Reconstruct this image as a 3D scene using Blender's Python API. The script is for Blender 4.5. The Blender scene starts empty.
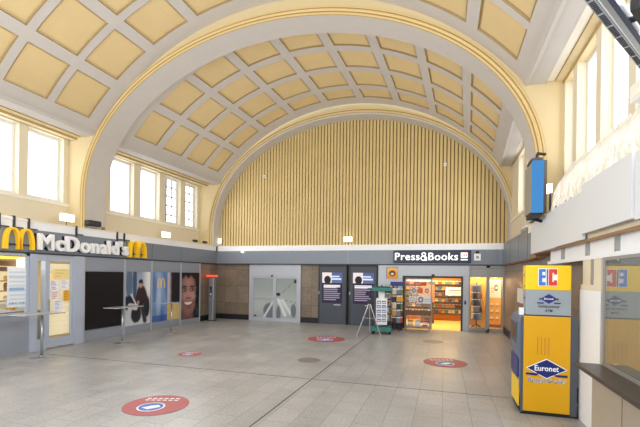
import bpy, bmesh, math, random
from mathutils import Matrix, Vector
random.seed(7)
C = bpy.context.scene.collection
PI = math.pi

# ------------------------------------------------------------------ materials
def srgb(r, g, b):
    f = lambda c: c / 12.92 if c <= 0.04045 else ((c + 0.055) / 1.055) ** 2.4
    return (f(r / 255), f(g / 255), f(b / 255), 1)

def mat(name, rgb, rough=.6, metal=0., noise=0., scale=6., bump=0., spec=.5, emit=0., emit_rgb=None, alpha=1.):
    m = bpy.data.materials.new(name); m.use_nodes = True
    nt = m.node_tree; b = nt.nodes['Principled BSDF']
    col = srgb(*rgb)
    b.inputs['Base Color'].default_value = col
    b.inputs['Roughness'].default_value = rough
    b.inputs['Metallic'].default_value = metal
    b.inputs['Specular IOR Level'].default_value = spec
    b.inputs['Alpha'].default_value = alpha
    if emit:
        b.inputs['Emission Color'].default_value = srgb(*(emit_rgb or rgb))
        b.inputs['Emission Strength'].default_value = emit
    if noise or bump:
        tc = nt.nodes.new('ShaderNodeTexCoord'); no = nt.nodes.new('ShaderNodeTexNoise')
        no.inputs['Scale'].default_value = scale; no.inputs['Detail'].default_value = 6
        nt.links.new(tc.outputs['Object'], no.inputs['Vector'])
        if noise:
            r = nt.nodes.new('ShaderNodeMix'); r.data_type = 'RGBA'
            r.inputs['A'].default_value = tuple(c * (1 - noise) for c in col[:3]) + (1,)
            r.inputs['B'].default_value = tuple(min(1, c * (1 + noise)) for c in col[:3]) + (1,)
            nt.links.new(no.outputs['Fac'], r.inputs['Factor'])
            nt.links.new(r.outputs['Result'], b.inputs['Base Color'])
        if bump:
            bp = nt.nodes.new('ShaderNodeBump'); bp.inputs['Strength'].default_value = bump
            bp.inputs['Distance'].default_value = .02
            nt.links.new(no.outputs['Fac'], bp.inputs['Height']); nt.links.new(bp.outputs['Normal'], b.inputs['Normal'])
    return m

def emis(name, rgb, s):
    m = bpy.data.materials.new(name); m.use_nodes = True; nt = m.node_tree
    nt.nodes.remove(nt.nodes['Principled BSDF'])
    e = nt.nodes.new('ShaderNodeEmission'); e.inputs['Color'].default_value = srgb(*rgb); e.inputs['Strength'].default_value = s
    nt.links.new(e.outputs[0], nt.nodes['Material Output'].inputs['Surface'])
    return m

def glass(name, refl=.12, tint=(255, 255, 255), haze=0., haze_rgb=(200, 200, 200)):
    m = bpy.data.materials.new(name); m.use_nodes = True; nt = m.node_tree
    nt.nodes.remove(nt.nodes['Principled BSDF'])
    t = nt.nodes.new('ShaderNodeBsdfTransparent'); t.inputs[0].default_value = srgb(*tint)
    g = nt.nodes.new('ShaderNodeBsdfGlossy'); g.inputs['Roughness'].default_value = .02
    g.inputs['Color'].default_value = (1, 1, 1, 1)
    mx = nt.nodes.new('ShaderNodeMixShader'); mx.inputs[0].default_value = refl
    nt.links.new(t.outputs[0], mx.inputs[1]); nt.links.new(g.outputs[0], mx.inputs[2])
    last = mx
    if haze:
        d = nt.nodes.new('ShaderNodeBsdfDiffuse'); d.inputs[0].default_value = srgb(*haze_rgb)
        m2 = nt.nodes.new('ShaderNodeMixShader'); m2.inputs[0].default_value = haze
        nt.links.new(mx.outputs[0], m2.inputs[1]); nt.links.new(d.outputs[0], m2.inputs[2]); last = m2
    nt.links.new(last.outputs[0], nt.nodes['Material Output'].inputs['Surface'])
    return m

def painted(name, rough=.45, emit=0.):
    m = bpy.data.materials.new(name); m.use_nodes = True; nt = m.node_tree
    b = nt.nodes['Principled BSDF']; a = nt.nodes.new('ShaderNodeVertexColor'); a.layer_name = 'Col'
    nt.links.new(a.outputs['Color'], b.inputs['Base Color']); b.inputs['Roughness'].default_value = rough
    b.inputs['Specular IOR Level'].default_value = .25
    if emit:
        nt.links.new(a.outputs['Color'], b.inputs['Emission Color']); b.inputs['Emission Strength'].default_value = emit
    return m

def tile_mat(name, w, h, c1, c2, mortar, msize, rough, rot=0., offset=.5, bump=.15, plane='XY', noise_amt=.25):
    m = bpy.data.materials.new(name); m.use_nodes = True; nt = m.node_tree; N = nt.nodes; L = nt.links
    b = N['Principled BSDF']; tc = N.new('ShaderNodeTexCoord')
    vec = tc.outputs['Object']
    sp = N.new('ShaderNodeSeparateXYZ'); cb = N.new('ShaderNodeCombineXYZ'); L.new(vec, sp.inputs[0])
    for i, ax in enumerate(plane): L.new(sp.outputs[ax], cb.inputs[i])
    br = N.new('ShaderNodeTexBrick'); br.inputs['Scale'].default_value = 1
    br.inputs['Brick Width'].default_value = w; br.inputs['Row Height'].default_value = h
    br.inputs['Mortar Size'].default_value = msize; br.inputs['Mortar Smooth'].default_value = .3
    br.inputs['Color1'].default_value = srgb(*c1); br.inputs['Color2'].default_value = srgb(*c2); br.inputs['Mortar'].default_value = srgb(*mortar)
    br.offset = offset; br.squash = 1
    L.new(cb.outputs[0], br.inputs['Vector'])
    no = N.new('ShaderNodeTexNoise'); no.inputs['Scale'].default_value = .9; no.inputs['Detail'].default_value = 8; no.inputs['Roughness'].default_value = .65
    L.new(vec, no.inputs['Vector'])
    n2 = N.new('ShaderNodeTexNoise'); n2.inputs['Scale'].default_value = 26; n2.inputs['Detail'].default_value = 4; L.new(vec, n2.inputs['Vector'])
    ad = N.new('ShaderNodeMath'); ad.operation = 'ADD'; L.new(no.outputs['Fac'], ad.inputs[0]); L.new(n2.outputs['Fac'], ad.inputs[1])
    mr = N.new('ShaderNodeMapRange'); mr.inputs['From Min'].default_value = .7; mr.inputs['From Max'].default_value = 1.3
    mr.inputs['To Min'].default_value = 1 - noise_amt; mr.inputs['To Max'].default_value = 1 + noise_amt; L.new(ad.outputs[0], mr.inputs['Value'])
    mu = N.new('ShaderNodeVectorMath'); mu.operation = 'SCALE'; L.new(br.outputs['Color'], mu.inputs[0]); L.new(mr.outputs[0], mu.inputs['Scale'])
    L.new(mu.outputs[0], b.inputs['Base Color'])
    rr = N.new('ShaderNodeMapRange'); rr.inputs['To Min'].default_value = rough - .08; rr.inputs['To Max'].default_value = rough + .14; L.new(no.outputs['Fac'], rr.inputs['Value'])
    L.new(rr.outputs[0], b.inputs['Roughness'])
    bp = N.new('ShaderNodeBump'); bp.inputs['Strength'].default_value = bump; bp.inputs['Distance'].default_value = .005; bp.invert = True
    L.new(br.outputs['Fac'], bp.inputs['Height']); L.new(bp.outputs[0], b.inputs['Normal'])
    return m

M = {}
M['rib'] = mat('pale_grey_plaster', (202, 196, 190), .8, noise=.04, scale=3)
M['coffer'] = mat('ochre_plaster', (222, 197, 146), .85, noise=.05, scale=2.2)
M['coffer_shade'] = mat('ochre_plaster_shaded', (176, 154, 112), .85)  # darker copy of the ochre, shadow of the steps put into the colour
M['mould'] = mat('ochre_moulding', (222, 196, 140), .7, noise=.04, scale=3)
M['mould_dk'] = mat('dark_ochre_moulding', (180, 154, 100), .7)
M['arch_front'] = mat('yellow_pier_plaster', (222, 203, 160), .85, noise=.04, scale=2, bump=.05)
M['cream'] = mat('cream_wall_plaster', (226, 216, 192), .85, noise=.03, scale=2)
M['cream_lt'] = mat('light_cream_plaster', (242, 236, 222), .8, noise=.02)
M['white'] = mat('white_painted_panel', (244, 246, 250), .45)
M['white_frame'] = mat('white_window_frame', (232, 231, 227), .5)
M['slat'] = mat('golden_wood_slat', (216, 192, 134), .55, noise=.10, scale=1.2)
M['slat_gap'] = mat('dark_slat_gap', (138, 114, 68), .8)
M['fascia'] = mat('blue_grey_metal_fascia', (128, 137, 150), .4, metal=.15, noise=.04, scale=1.5)
M['front'] = mat('grey_shopfront_panel', (150, 157, 170), .42, metal=.1, noise=.04, scale=1.3)
M['front_lt'] = mat('light_grey_aluminium', (182, 187, 197), .38, metal=.2)
M['front_bl'] = mat('pale_blue_grey_door_frame', (176, 186, 204), .4)
M['anthra'] = mat('dark_slate_panel', (70, 77, 88), .5, noise=.05, scale=2)
M['black'] = mat('black_plastic', (22, 22, 25), .5)
M['black_gl'] = mat('black_glossy_panel', (24, 21, 24), .3, spec=.4)
M['dark'] = mat('dark_grey', (52, 54, 58), .5)
M['steel'] = mat('brushed_steel', (176, 180, 186), .32, metal=.8)
M['chrome'] = mat('bright_steel', (205, 207, 212), .25, metal=.7)
M['alu'] = mat('grey_aluminium_frame', (158, 158, 156), .4, metal=.3)
M['dark_navy'] = mat('dark_navy_rail', (44, 56, 84), .4)
M['muntin'] = mat('grey_glazing_bar', (96, 98, 104), .5)
M['panel_white'] = mat('pale_grey_cladding', (224, 227, 232), .45)
M['yellow'] = mat('bright_yellow', (252, 208, 22), .35)
M['atm_yellow'] = mat('yellow_machine_panel', (226, 168, 6), .4)
M['mcyellow'] = mat('yellow_plastic', (250, 200, 30), .35, emit=.12)
M['sign_white'] = mat('white_sign_letter', (244, 244, 246), .4, emit=.05)
M['sign_glow'] = mat('lit_white_letter', (255, 255, 255), .4, emit=.7)
M['navy'] = mat('navy_blue', (24, 42, 118), .4)
M['sign_navy'] = mat('dark_navy_sign', (34, 42, 74), .4)
M['ec_blue'] = mat('logo_blue', (62, 122, 212), .4)
M['ec_red'] = mat('logo_red', (220, 66, 40), .4)
M['atm_grey'] = mat('blue_grey_machine_edge', (96, 108, 130), .4)
M['atm_dk'] = mat('slate_machine_edge', (78, 84, 94), .45)
M['atm_sil'] = mat('silver_machine_panel', (154, 164, 172), .4)
M['red'] = mat('red_floor_sticker', (160, 80, 84), .5, noise=.08)
M['stick_blue'] = mat('blue_sticker_print', (58, 102, 178), .5)
M['stick_white'] = mat('white_sticker_print', (222, 224, 230), .5)
M['paper'] = mat('white_paper', (240, 240, 240), .7)
M['teal'] = mat('teal_plastic', (48, 124, 116), .45)
M['teal_dk'] = mat('dark_teal_plastic', (28, 98, 92), .5)
M['wood'] = mat('brown_wood', (158, 120, 78), .5, noise=.15, scale=5)
M['amber'] = mat('amber_shop_wall', (236, 198, 118), .6)
M['cafe'] = mat('pale_yellow_cafe_wall', (238, 222, 178), .6)
M['blind'] = mat('cream_glow_blind', (246, 232, 194), .8, emit=.35)  # slight glow added to brighten the blind
M['amber_dk'] = mat('deep_amber', (206, 130, 36), .5)
M['orange'] = mat('orange_panel', (232, 150, 40), .5, emit=.25)
M['brown'] = mat('dark_brown_board', (112, 76, 48), .5)
M['sillstone'] = mat('dark_brown_stone_sill', (64, 57, 53), .35, noise=.35, scale=9)
M['apron'] = mat('greyish_wood_grain_panel', (176, 164, 146), .55, noise=.12, scale=4)
M['tan'] = mat('tan_blind', (214, 202, 168), .7, noise=.04)
M['blue_screen'] = emis('lit_blue_display', (86, 158, 226), .85)
M['window_glow'] = emis('overexposed_window_glass', (248, 250, 255), 3.4)
M['lamp'] = emis('lit_lamp_diffuser', (255, 246, 214), 4)
M['lamp_w'] = emis('lit_white_lamp', (255, 248, 232), 5)
M['redlamp'] = emis('lit_red_strip', (255, 70, 50), 2.2)
M['amberglow'] = emis('lit_amber_strip', (255, 200, 80), 2.2)
M['warmglow'] = emis('warm_interior_glow', (255, 232, 180), 1.0)  # glow put in for the warm light inside the restaurant
M['glass'] = glass('clear_glass', .08)
M['mirrorglass'] = glass('reflective_office_glass', .32, (225, 228, 228), .2, (176, 178, 172))
M['doorglass'] = glass('grey_door_glass', .1, (170, 178, 180), .12, (190, 200, 202))
M['print'] = painted('printed_sheet')
M['print_lit'] = painted('backlit_print', .4, .35)
M['floor'] = tile_mat('grey_floor_tile', .62, .41, (162, 161, 161), (150, 150, 151), (126, 125, 125), .007, .3, plane='YX', offset=.5)
M['stone'] = tile_mat('brown_stone_cladding', .62, .78, (134, 122, 106), (116, 104, 90), (92, 82, 70), .008, .35, plane='XZ', offset=0, noise_amt=.35)
M['stone_yz'] = tile_mat('brown_stone_side_cladding', .62, .78, (134, 122, 106), (116, 104, 90), (92, 82, 70), .008, .35, plane='YZ', offset=0, noise_amt=.35)
M['shopfloor'] = mat('warm_shop_floor', (236, 204, 130), .3)
M['net'] = mat('white_net', (232, 228, 216), .8, noise=.15, scale=30, bump=.8)
M['joint'] = mat('black_floor_joint', (48, 46, 46), .6)
M['iron'] = mat('dull_iron_cover', (120, 116, 112), .5, noise=.15, scale=20)
M['skin_dk'] = mat('dark_fabric', (48, 42, 44), .8)
M['navy_card'] = mat('blue_card', (52, 96, 176), .5)
for k_, c_ in dict(g1=(196, 60, 48), g2=(60, 96, 160), g3=(228, 220, 200), g4=(70, 60, 56), g5=(222, 168, 60), g6=(86, 132, 92), g7=(170, 120, 96), g8=(120, 128, 150)).items():
    M[k_] = mat('cover_print_' + k_, c_, .45, noise=.3, scale=14)

# ------------------------------------------------------------------ mesh helpers
class MB:
    def __init__(s): s.v = []; s.f = []; s.m = []; s.mats = []; s.col = None
    def mi(s, m):
        if m not in s.mats: s.mats.append(m)
        return s.mats.index(m)
    def face(s, pts, m):
        k = len(s.v); s.v += [tuple(p) for p in pts]; s.f.append(tuple(range(k, k + len(pts)))); s.m.append(s.mi(m))
    def box(s, x0, x1, y0, y1, z0, z1, m, T=None):
        if x0 > x1: x0, x1 = x1, x0
        if y0 > y1: y0, y1 = y1, y0
        if z0 > z1: z0, z1 = z1, z0
        P = [(x0, y0, z0), (x1, y0, z0), (x1, y1, z0), (x0, y1, z0), (x0, y0, z1), (x1, y0, z1), (x1, y1, z1), (x0, y1, z1)]
        if T is not None: P = [tuple(T @ Vector(p)) for p in P]
        k = len(s.v); s.v += P; i = s.mi(m)
        for f in ((3, 2, 1, 0), (4, 5, 6, 7), (0, 1, 5, 4), (1, 2, 6, 5), (2, 3, 7, 6), (3, 0, 4, 7)):
            s.f.append(tuple(k + q for q in f)); s.m.append(i)
        return s
    def prism(s, poly, d0, d1, m, fr):
        """poly (u,v) extruded along w from d0 to d1; fr maps (u,v,w)->xyz"""
        n = len(poly); k = len(s.v); i = s.mi(m)
        s.v += [fr(u, v, d0) for u, v in poly] + [fr(u, v, d1) for u, v in poly]
        s.f.append(tuple(k + q for q in reversed(range(n)))); s.m.append(i)
        s.f.append(tuple(k + n + q for q in range(n))); s.m.append(i)
        for q in range(n):
            r = (q + 1) % n; s.f.append((k + q, k + r, k + n + r, k + n + q)); s.m.append(i)
        return s
    def tube(s, pts, r, m, n=8, cap=True):
        pts = [Vector(p) for p in pts]; rs = r if isinstance(r, (list, tuple)) else [r] * len(pts)
        k = len(s.v); i = s.mi(m); u = None
        for j, p in enumerate(pts):
            t = (pts[min(j + 1, len(pts) - 1)] - pts[max(j - 1, 0)]).normalized()
            if u is None: u = t.orthogonal().normalized()
            else: u = (u - t * u.dot(t)).normalized()
            w = t.cross(u)
            for a in range(n):
                q = p + (u * math.cos(2 * PI * a / n) + w * math.sin(2 * PI * a / n)) * rs[j]; s.v.append(tuple(q))
        for j in range(len(pts) - 1):
            for a in range(n):
                b = (a + 1) % n
                s.f.append((k + j * n + a, k + j * n + b, k + (j + 1) * n + b, k + (j + 1) * n + a)); s.m.append(i)
        if cap:
            s.f.append(tuple(k + a for a in reversed(range(n)))); s.m.append(i)
            s.f.append(tuple(k + (len(pts) - 1) * n + a for a in range(n))); s.m.append(i)
        return s
    def lathe(s, prof, c, m, n=24):
        k = len(s.v); i = s.mi(m)
        for r, z in prof:
            for a in range(n): s.v.append((c[0] + r * math.cos(2 * PI * a / n), c[1] + r * math.sin(2 * PI * a / n), c[2] + z))
        for j in range(len(prof) - 1):
            for a in range(n):
                b = (a + 1) % n
                s.f.append((k + j * n + a, k + j * n + b, k + (j + 1) * n + b, k + (j + 1) * n + a)); s.m.append(i)
        s.f.append(tuple(k + a for a in reversed(range(n)))); s.m.append(i)
        s.f.append(tuple(k + (len(prof) - 1) * n + a for a in range(n))); s.m.append(i)
        return s
    def build(s, name, parent=None, smooth=False, bevel=0.):
        me = bpy.data.meshes.new(name); me.from_pydata(s.v, [], s.f)
        for m in s.mats: me.materials.append(m)
        me.polygons.foreach_set('material_index', s.m)
        if s.col:
            a = me.color_attributes.new('Col', 'FLOAT_COLOR', 'POINT')
            for i, c in enumerate(s.col): a.data[i].color = c
        if smooth: me.polygons.foreach_set('use_smooth', [True] * len(me.polygons))
        me.update()
        o = bpy.data.objects.new(name, me); C.objects.link(o)
        if parent: o.parent = parent
        if bevel:
            bm = o.modifiers.new('edge', 'BEVEL'); bm.width = bevel; bm.segments = 2; bm.limit_method = 'ANGLE'
        return o

def tag(o, label, cat, group=None):
    o['label'] = label; o['category'] = cat
    if group: o['group'] = group
    return o
def thing(name, label, cat, loc=(0, 0, 0), rz=0, group=None):
    o = bpy.data.objects.new(name, None); C.objects.link(o); o.location = loc; o.rotation_euler = (0, 0, rz)
    o.empty_display_size = .1
    return tag(o, label, cat, group)
def struct(o): o['kind'] = 'structure'; return o
def recentre(o):
    """move a single-mesh thing's origin to its own base"""
    me = o.data; xs = [v.co.copy() for v in me.vertices]
    c = Vector(((min(v.x for v in xs) + max(v.x for v in xs)) / 2, (min(v.y for v in xs) + max(v.y for v in xs)) / 2, min(v.z for v in xs)))
    me.transform(Matrix.Translation(-c)); o.location = Vector(o.location) + c
    return o
def dup(root, loc, label=None, rz=None):
    r = root.copy(); C.objects.link(r); r.location = loc
    if rz is not None: r.rotation_euler = (0, 0, rz)
    if label: r['label'] = label
    for ch in list(root.children):
        c = ch.copy(); C.objects.link(c); c.parent = r
        for g in list(ch.children):
            d = g.copy(); C.objects.link(d); d.parent = c
    return r

# frames: (u, v, w) -> xyz, w is out of the wall toward the hall
def F_end(o):  return lambda u, v, w=0: (o[0] + u, o[1] - w, o[2] + v)
def F_left(o): return lambda u, v, w=0: (o[0] + w, o[1] + u, o[2] + v)
def F_right(o): return lambda u, v, w=0: (o[0] - w, o[1] - u, o[2] + v)
def F_floor(o): return lambda u, v, w=0: (o[0] + u, o[1] + v, o[2] + w)

FONT = None
def text_mb(body, width, height, depth, fr, m, w0=0., bold=.0, shear=0., space=1.):
    cu = bpy.data.curves.new('t', 'FONT'); cu.body = body; cu.size = 1; cu.extrude = .05; cu.offset = bold; cu.shear = shear; cu.resolution_u = 3; cu.space_character = space
    ob = bpy.data.objects.new('t', cu); C.objects.link(ob)
    dg = bpy.context.evaluated_depsgraph_get(); dg.update()
    me = bpy.data.meshes.new_from_object(ob.evaluated_get(dg))
    bpy.data.objects.remove(ob); bpy.data.curves.remove(cu)
    vs = [v.co.copy() for v in me.vertices]; fs = [tuple(p.vertices) for p in me.polygons]; bpy.data.meshes.remove(me)
    x0 = min(v.x for v in vs); x1 = max(v.x for v in vs); y0 = min(v.y for v in vs); y1 = max(v.y for v in vs)
    mb = MB(); i = mb.mi(m)
    for v in vs:
        mb.v.append(fr((v.x - x0) / (x1 - x0) * width, (v.y - y0) / (y1 - y0) * height, w0 + (depth if v.z > 0 else 0)))
    mb.f = fs; mb.m = [i] * len(fs)
    return mb

def paint(name, w, h, nx, ny, fn, fr, parent=None, m=None, wofs=0.):
    mb = MB(); mi = mb.mi(m or M['print']); mb.col = []
    for j in range(ny + 1):
        for i in range(nx + 1):
            mb.v.append(fr(w * i / nx, h * j / ny, wofs)); c = fn(i / nx, j / ny); mb.col.append(srgb(*[max(0, min(255, q)) for q in c]))
    for j in range(ny):
        for i in range(nx):
            a = j * (nx + 1) + i; mb.f.append((a, a + 1, a + nx + 2, a + nx + 1)); mb.m.append(mi)
    return mb.build(name, parent)

def lerp(a, b, t): t = max(0, min(1, t)); return tuple(x + (y - x) * t for x, y in zip(a, b))
def sm(e0, e1, x): t = max(0, min(1, (x - e0) / (e1 - e0))); return t * t * (3 - 2 * t)
def ell(u, v, cx, cy, rx, ry, soft=.15):
    d = math.hypot((u - cx) / rx, (v - cy) / ry); return 1 - sm(1 - soft, 1 + soft, d)
def seg(u, v, ax, ay, bx, by, r, soft=.25, asp=1.):
    dx, dy = bx - ax, (by - ay) * asp; px, py = u - ax, (v - ay) * asp
    t = max(0, min(1, (px * dx + py * dy) / (dx * dx + dy * dy + 1e-9))); d = math.hypot(px - dx * t, py - dy * t)
    return 1 - sm(r * (1 - soft), r * (1 + soft), d)
def hsh(i, j=0): 
    x = math.sin(i * 127.1 + j * 311.7) * 43758.5453; return x - math.floor(x)

# ------------------------------------------------------------------ camera (1 unit = 1 m)
cam = bpy.data.cameras.new('camera'); co = bpy.data.objects.new('camera', cam); C.objects.link(co)
yaw, roll, f_px = -.3018, .0132, 398.76
fw = Vector((math.sin(yaw), math.cos(yaw), 0)); r0 = Vector((math.cos(yaw), -math.sin(yaw), 0)); u0 = Vector((0, 0, 1))
rr = r0 * math.cos(roll) + u0 * math.sin(roll); uu = -r0 * math.sin(roll) + u0 * math.cos(roll)
R = Matrix((rr, uu, -fw)).transposed().to_4x4()
co.matrix_world = Matrix.Translation((0, 0, 2.1)) @ R
cam.sensor_width = 36; cam.lens = f_px / 640 * 36; cam.shift_y = (275.59 - 213.5) / 640; cam.clip_start = .05
bpy.context.scene.camera = co

XM = -4.25
YN = 1.2        # near end of the modelled hall
# ------------------------------------------------------------------ floor
b = MB(); b.box(-12.9, 3.6, -3, 21.2, -.2, 0, M['floor']); struct(b.build('floor'))
b = MB(); b.box(-2.545, -2.525, YN, 16.5, 0, .002, M['joint']); struct(b.build('trim_1'))
b = MB(); b.box(-10.2, 2.1, 7.66, 7.675, 0, .002, M['joint']); struct(b.build('trim_2'))

# ------------------------------------------------------------------ vault
def vault(name, XC, apex, y0, y1, pitch, ribw, ycoff, amax_coff):
    h = 5.89; rise = apex - 6.24; Rr = (h * h + rise * rise) / 2 / rise; zc = apex - Rr; half = math.degrees(math.asin(h / Rr))
    mb = MB()
    def P(a, y, r): t = math.radians(a); return (XC(y) + r * math.sin(t), y, zc + r * math.cos(t))
    tb = [(-half, None)]
    cells = []
    for k in range(-4, 5):
        c0 = k * pitch - pitch / 2 + ribw / 2; c1 = k * pitch + pitch / 2 - ribw / 2
        if k == -4: c0 = -amax_coff
        if k == 4: c1 = amax_coff
        cells.append((c0, c1))
    aed = [-half]; iscof = []
    for c0, c1 in cells:
        iscof.append(False); aed.append(c0); iscof.append(True); aed.append(c1)
    iscof.append(False); aed.append(half)
    yed = [y0]; yc = []
    for c0, c1 in ycoff:
        yc.append(False); yed.append(c0); yc.append(True); yed.append(c1)
    yc.append(False); yed.append(y1)
    D = .06; I = .35; ins = .06
    for i in range(len(aed) - 1):
        for j in range(len(yed) - 1):
            A0, A1, Y0, Y1 = aed[i], aed[i + 1], yed[j], yed[j + 1]
            n = 5 if A1 - A0 > 4 else 2
            if not (iscof[i] and yc[j]):
                for q in range(n):
                    a, c = A0 + (A1 - A0) * q / n, A0 + (A1 - A0) * (q + 1) / n
                    mb.face([P(a, Y0, Rr), P(a, Y1, Rr), P(c, Y1, Rr), P(c, Y0, Rr)], M['rib'])
            else:
                i0, i1, j0, j1 = A0 + I, A1 - I, Y0 + .045, Y1 - .045
                r2 = Rr + D
                for q in range(n):
                    a, c = A0 + (A1 - A0) * q / n, A0 + (A1 - A0) * (q + 1) / n
                    ai, ci = i0 + (i1 - i0) * q / n, i0 + (i1 - i0) * (q + 1) / n
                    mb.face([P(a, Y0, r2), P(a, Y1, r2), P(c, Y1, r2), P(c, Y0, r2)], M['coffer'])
                    mb.face([P(a, Y0, Rr), P(c, Y0, Rr), P(c, Y0, r2), P(a, Y0, r2)], M['coffer_shade'])
                    mb.face([P(a, Y1, r2), P(c, Y1, r2), P(c, Y1, Rr), P(a, Y1, Rr)], M['coffer_shade'])
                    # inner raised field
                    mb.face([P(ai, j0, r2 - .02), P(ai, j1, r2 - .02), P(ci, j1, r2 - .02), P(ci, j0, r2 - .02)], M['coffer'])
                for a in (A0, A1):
                    mb.face([P(a, Y0, Rr), P(a, Y0, r2), P(a, Y1, r2), P(a, Y1, Rr)], M['coffer_shade'])
    o = mb.build(name); return struct(o)
vault('ceiling', lambda y: XM, 9.15, YN, 9.9, 11.35, 2.3, [(7.94 - 1.28 * k, 9.02 - 1.28 * k) for k in range(5, -1, -1)], 49.3)
far_axis = lambda y: -4.28 + (y - 9.9) * .053
vault('ceiling.001', far_axis, 9.18, 9.95, 16.0, 11.35, 2.3, [(10.72, 11.74), (12.03, 13.05), (13.34, 14.4), (14.68, 15.45)], 49.3)

# ------------------------------------------------------------------ arches
def arch_pts(a, bb, z0, off, zlow, XM=XM):
    out = []
    for i in range(6): out.append((XM - a - off, zlow + (z0 - zlow) * i / 6))
    n = 72
    for i in range(n + 1):
        t = PI - PI * i / n; x, z = a * math.cos(t), bb * math.sin(t)
        nx, nz = math.cos(t) / a, math.sin(t) / bb; l = math.hypot(nx, nz)
        out.append((XM + x + off * nx / l, z0 + z + off * nz / l))
    for i in range(5, -1, -1): out.append((XM + a + off, zlow + (z0 - zlow) * i / 6))
    return out
def arch(name, a, bb, z0, zlow, prof, xm=XM):
    """prof: list of (radial offset, Y, material of the band that starts here)"""
    mb = MB(); rows = [[(x, y, z) for x, z in arch_pts(a, bb, z0, o, zlow, xm)] for o, y, m in prof]
    for k in range(len(prof) - 1):
        mi = prof[k][2]
        for i in range(len(rows[k]) - 1):
            mb.face([rows[k][i], rows[k][i + 1], rows[k + 1][i + 1], rows[k + 1][i]], mi)
    return struct(mb.build(name))
g, yl, yd, pf = M['rib'], M['mould'], M['mould_dk'], M['arch_front']
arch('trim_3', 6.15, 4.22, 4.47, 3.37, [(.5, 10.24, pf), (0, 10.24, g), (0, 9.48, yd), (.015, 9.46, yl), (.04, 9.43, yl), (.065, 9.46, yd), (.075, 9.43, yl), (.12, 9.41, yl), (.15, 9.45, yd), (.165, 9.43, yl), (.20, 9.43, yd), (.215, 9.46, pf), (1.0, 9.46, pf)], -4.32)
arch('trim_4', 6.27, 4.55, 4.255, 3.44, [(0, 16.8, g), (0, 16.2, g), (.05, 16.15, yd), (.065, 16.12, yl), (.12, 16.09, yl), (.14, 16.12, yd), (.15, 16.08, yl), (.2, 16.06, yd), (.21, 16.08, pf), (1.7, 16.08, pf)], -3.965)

# slatted end wall
b = MB(); b.box(-10.9, 2.9, 16.83, 16.95, 3.2, 9.2, M['slat_gap'])
x = -10.8
while x < 2.8:
    b.box(x, x + .1, 16.77, 16.83, 3.2, 9.15, M['slat']); x += .143
struct(b.build('wall_back'))

# cornices
for k, (s, n) in enumerate(((-1, 'left'), (1, 'right'))):
    for q, (y0, y1) in enumerate(((YN, 9.47), (10.2, 16.1))):
        X = lambda d, y: (XM if q == 0 else far_axis(y)) + s * d
        pr = [(5.81, 6.31, g), (5.87, 6.22, g), (5.94, 6.225, M['coffer_shade']), (5.95, 6.24, g), (6.20, 6.22, g), (6.24, 6.21, M['coffer_shade']), (6.26, 6.27, M['cream_lt']), (6.42, 6.27, M['mould_dk']), (6.43, 6.24, M['arch_front']), (6.56, 6.22, M['mould_dk']), (6.58, 6.16, M['arch_front']), (6.75, 6.16, M['mould_dk']), (6.76, 6.22, M['cream']), (7.2, 6.22, M['cream'])]
        b = MB()
        for i in range(len(pr) - 1):
            (d0, z0, m0), (d1, z1, _) = pr[i], pr[i + 1]
            b.face([(X(d0, y0), y0, z0), (X(d0, y1), y1, z0), (X(d1, y1), y1, z1), (X(d1, y0), y0, z1)], m0)
        struct(b.build('trim_%d' % (5 + 2 * k + q)))

# ------------------------------------------------------------------ clerestory walls with windows
def clere(side, xf, xg, openings, zb, zt, ztop, zlow, y0, y1, depth_s):
    b = MB(); s = depth_s      # s = -1: recess goes toward -x
    def bx(ya, yb, za, zb_): b.box(xf, xf + s * .45, ya, yb, za, zb_, M['cream'])
    ys = y0
    for a, c in openings:
        bx(ys, a, zb, zt); ys = c
    bx(ys, y1, zb, zt); bx(y0, y1, zlow, zb); bx(y0, y1, zt, ztop)
    # sill course and window-head course
    b.box(xf - s * .03, xf + s * .02, y0, y1, zb - .1, zb - .02, M['cream_lt'])
    struct(b.build('wall_' + side))
left_near = [(6.86 - 1.35 * k, 7.96 - 1.35 * k) for k in range(4, 0, -1)] + [(6.86, 7.96), (8.21, 9.30)]
left_far = [(10.90, 11.98), (12.32, 13.36), (13.72, 14.70), (15.02, 15.92)]
right_open = [(2.71, 3.7), (3.93, 4.92), (5.15, 6.14), (6.37, 7.36), (7.59, 8.57), (8.8, 9.35), (10.9, 11.9), (12.3, 13.3), (13.7, 14.7)]
clere('left', -11.15, -11.4, left_near, 4.22, 6.17, 6.5, 3.2, YN, 9.6, -1)
clere('left_far', -10.95, -11.2, left_far, 4.2, 6.14, 6.5, 3.2, 9.6, 16.9, -1)
clere('right', 2.34, 2.6, right_open, 4.25, 6.17, 6.5, 3.2, YN, 16.9, 1)

wn = 0
def window(xg, s, ya, yb, zb, zt, muntin):
    """white frame with an overexposed pane; s = direction into the hall"""
    global wn; wn += 1
    o = bpy.data.objects.new('window_%d' % wn, None); C.objects.link(o); o.location = (xg, ya, zb); struct(o)
    fwd = .07; b = MB(); W = yb - ya; Hh = zt - zb; m = M['white_frame']
    x0, x1 = 0, s * fwd
    b.box(x0, x1, 0, fwd, 0, Hh, m); b.box(x0, x1, W - fwd, W, 0, Hh, m); b.box(x0, x1, fwd, W - fwd, 0, .09, m); b.box(x0, x1, fwd, W - fwd, Hh - .08, Hh, m)
    b.box(x0, s * .14, 0, W, -.02, .04, m)
    b.build('window_frame', o)
    if muntin:
        b = MB(); mm = M['muntin']
        for k in range(1, 3): b.box(s * .005, s * .035, W * k / 3 - .02, W * k / 3 + .02, .09, Hh - .08, mm)
        for k in range(1, 5): b.box(s * .005, s * .035, fwd, W - fwd, Hh * k / 5 - .02, Hh * k / 5 + .02, mm)
        b.build('muntin', o)
    b = MB(); b.box(-s * .01, 0, .02, W - .02, .02, Hh - .02, M['window_glow']); b.build('pane', o)
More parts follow.
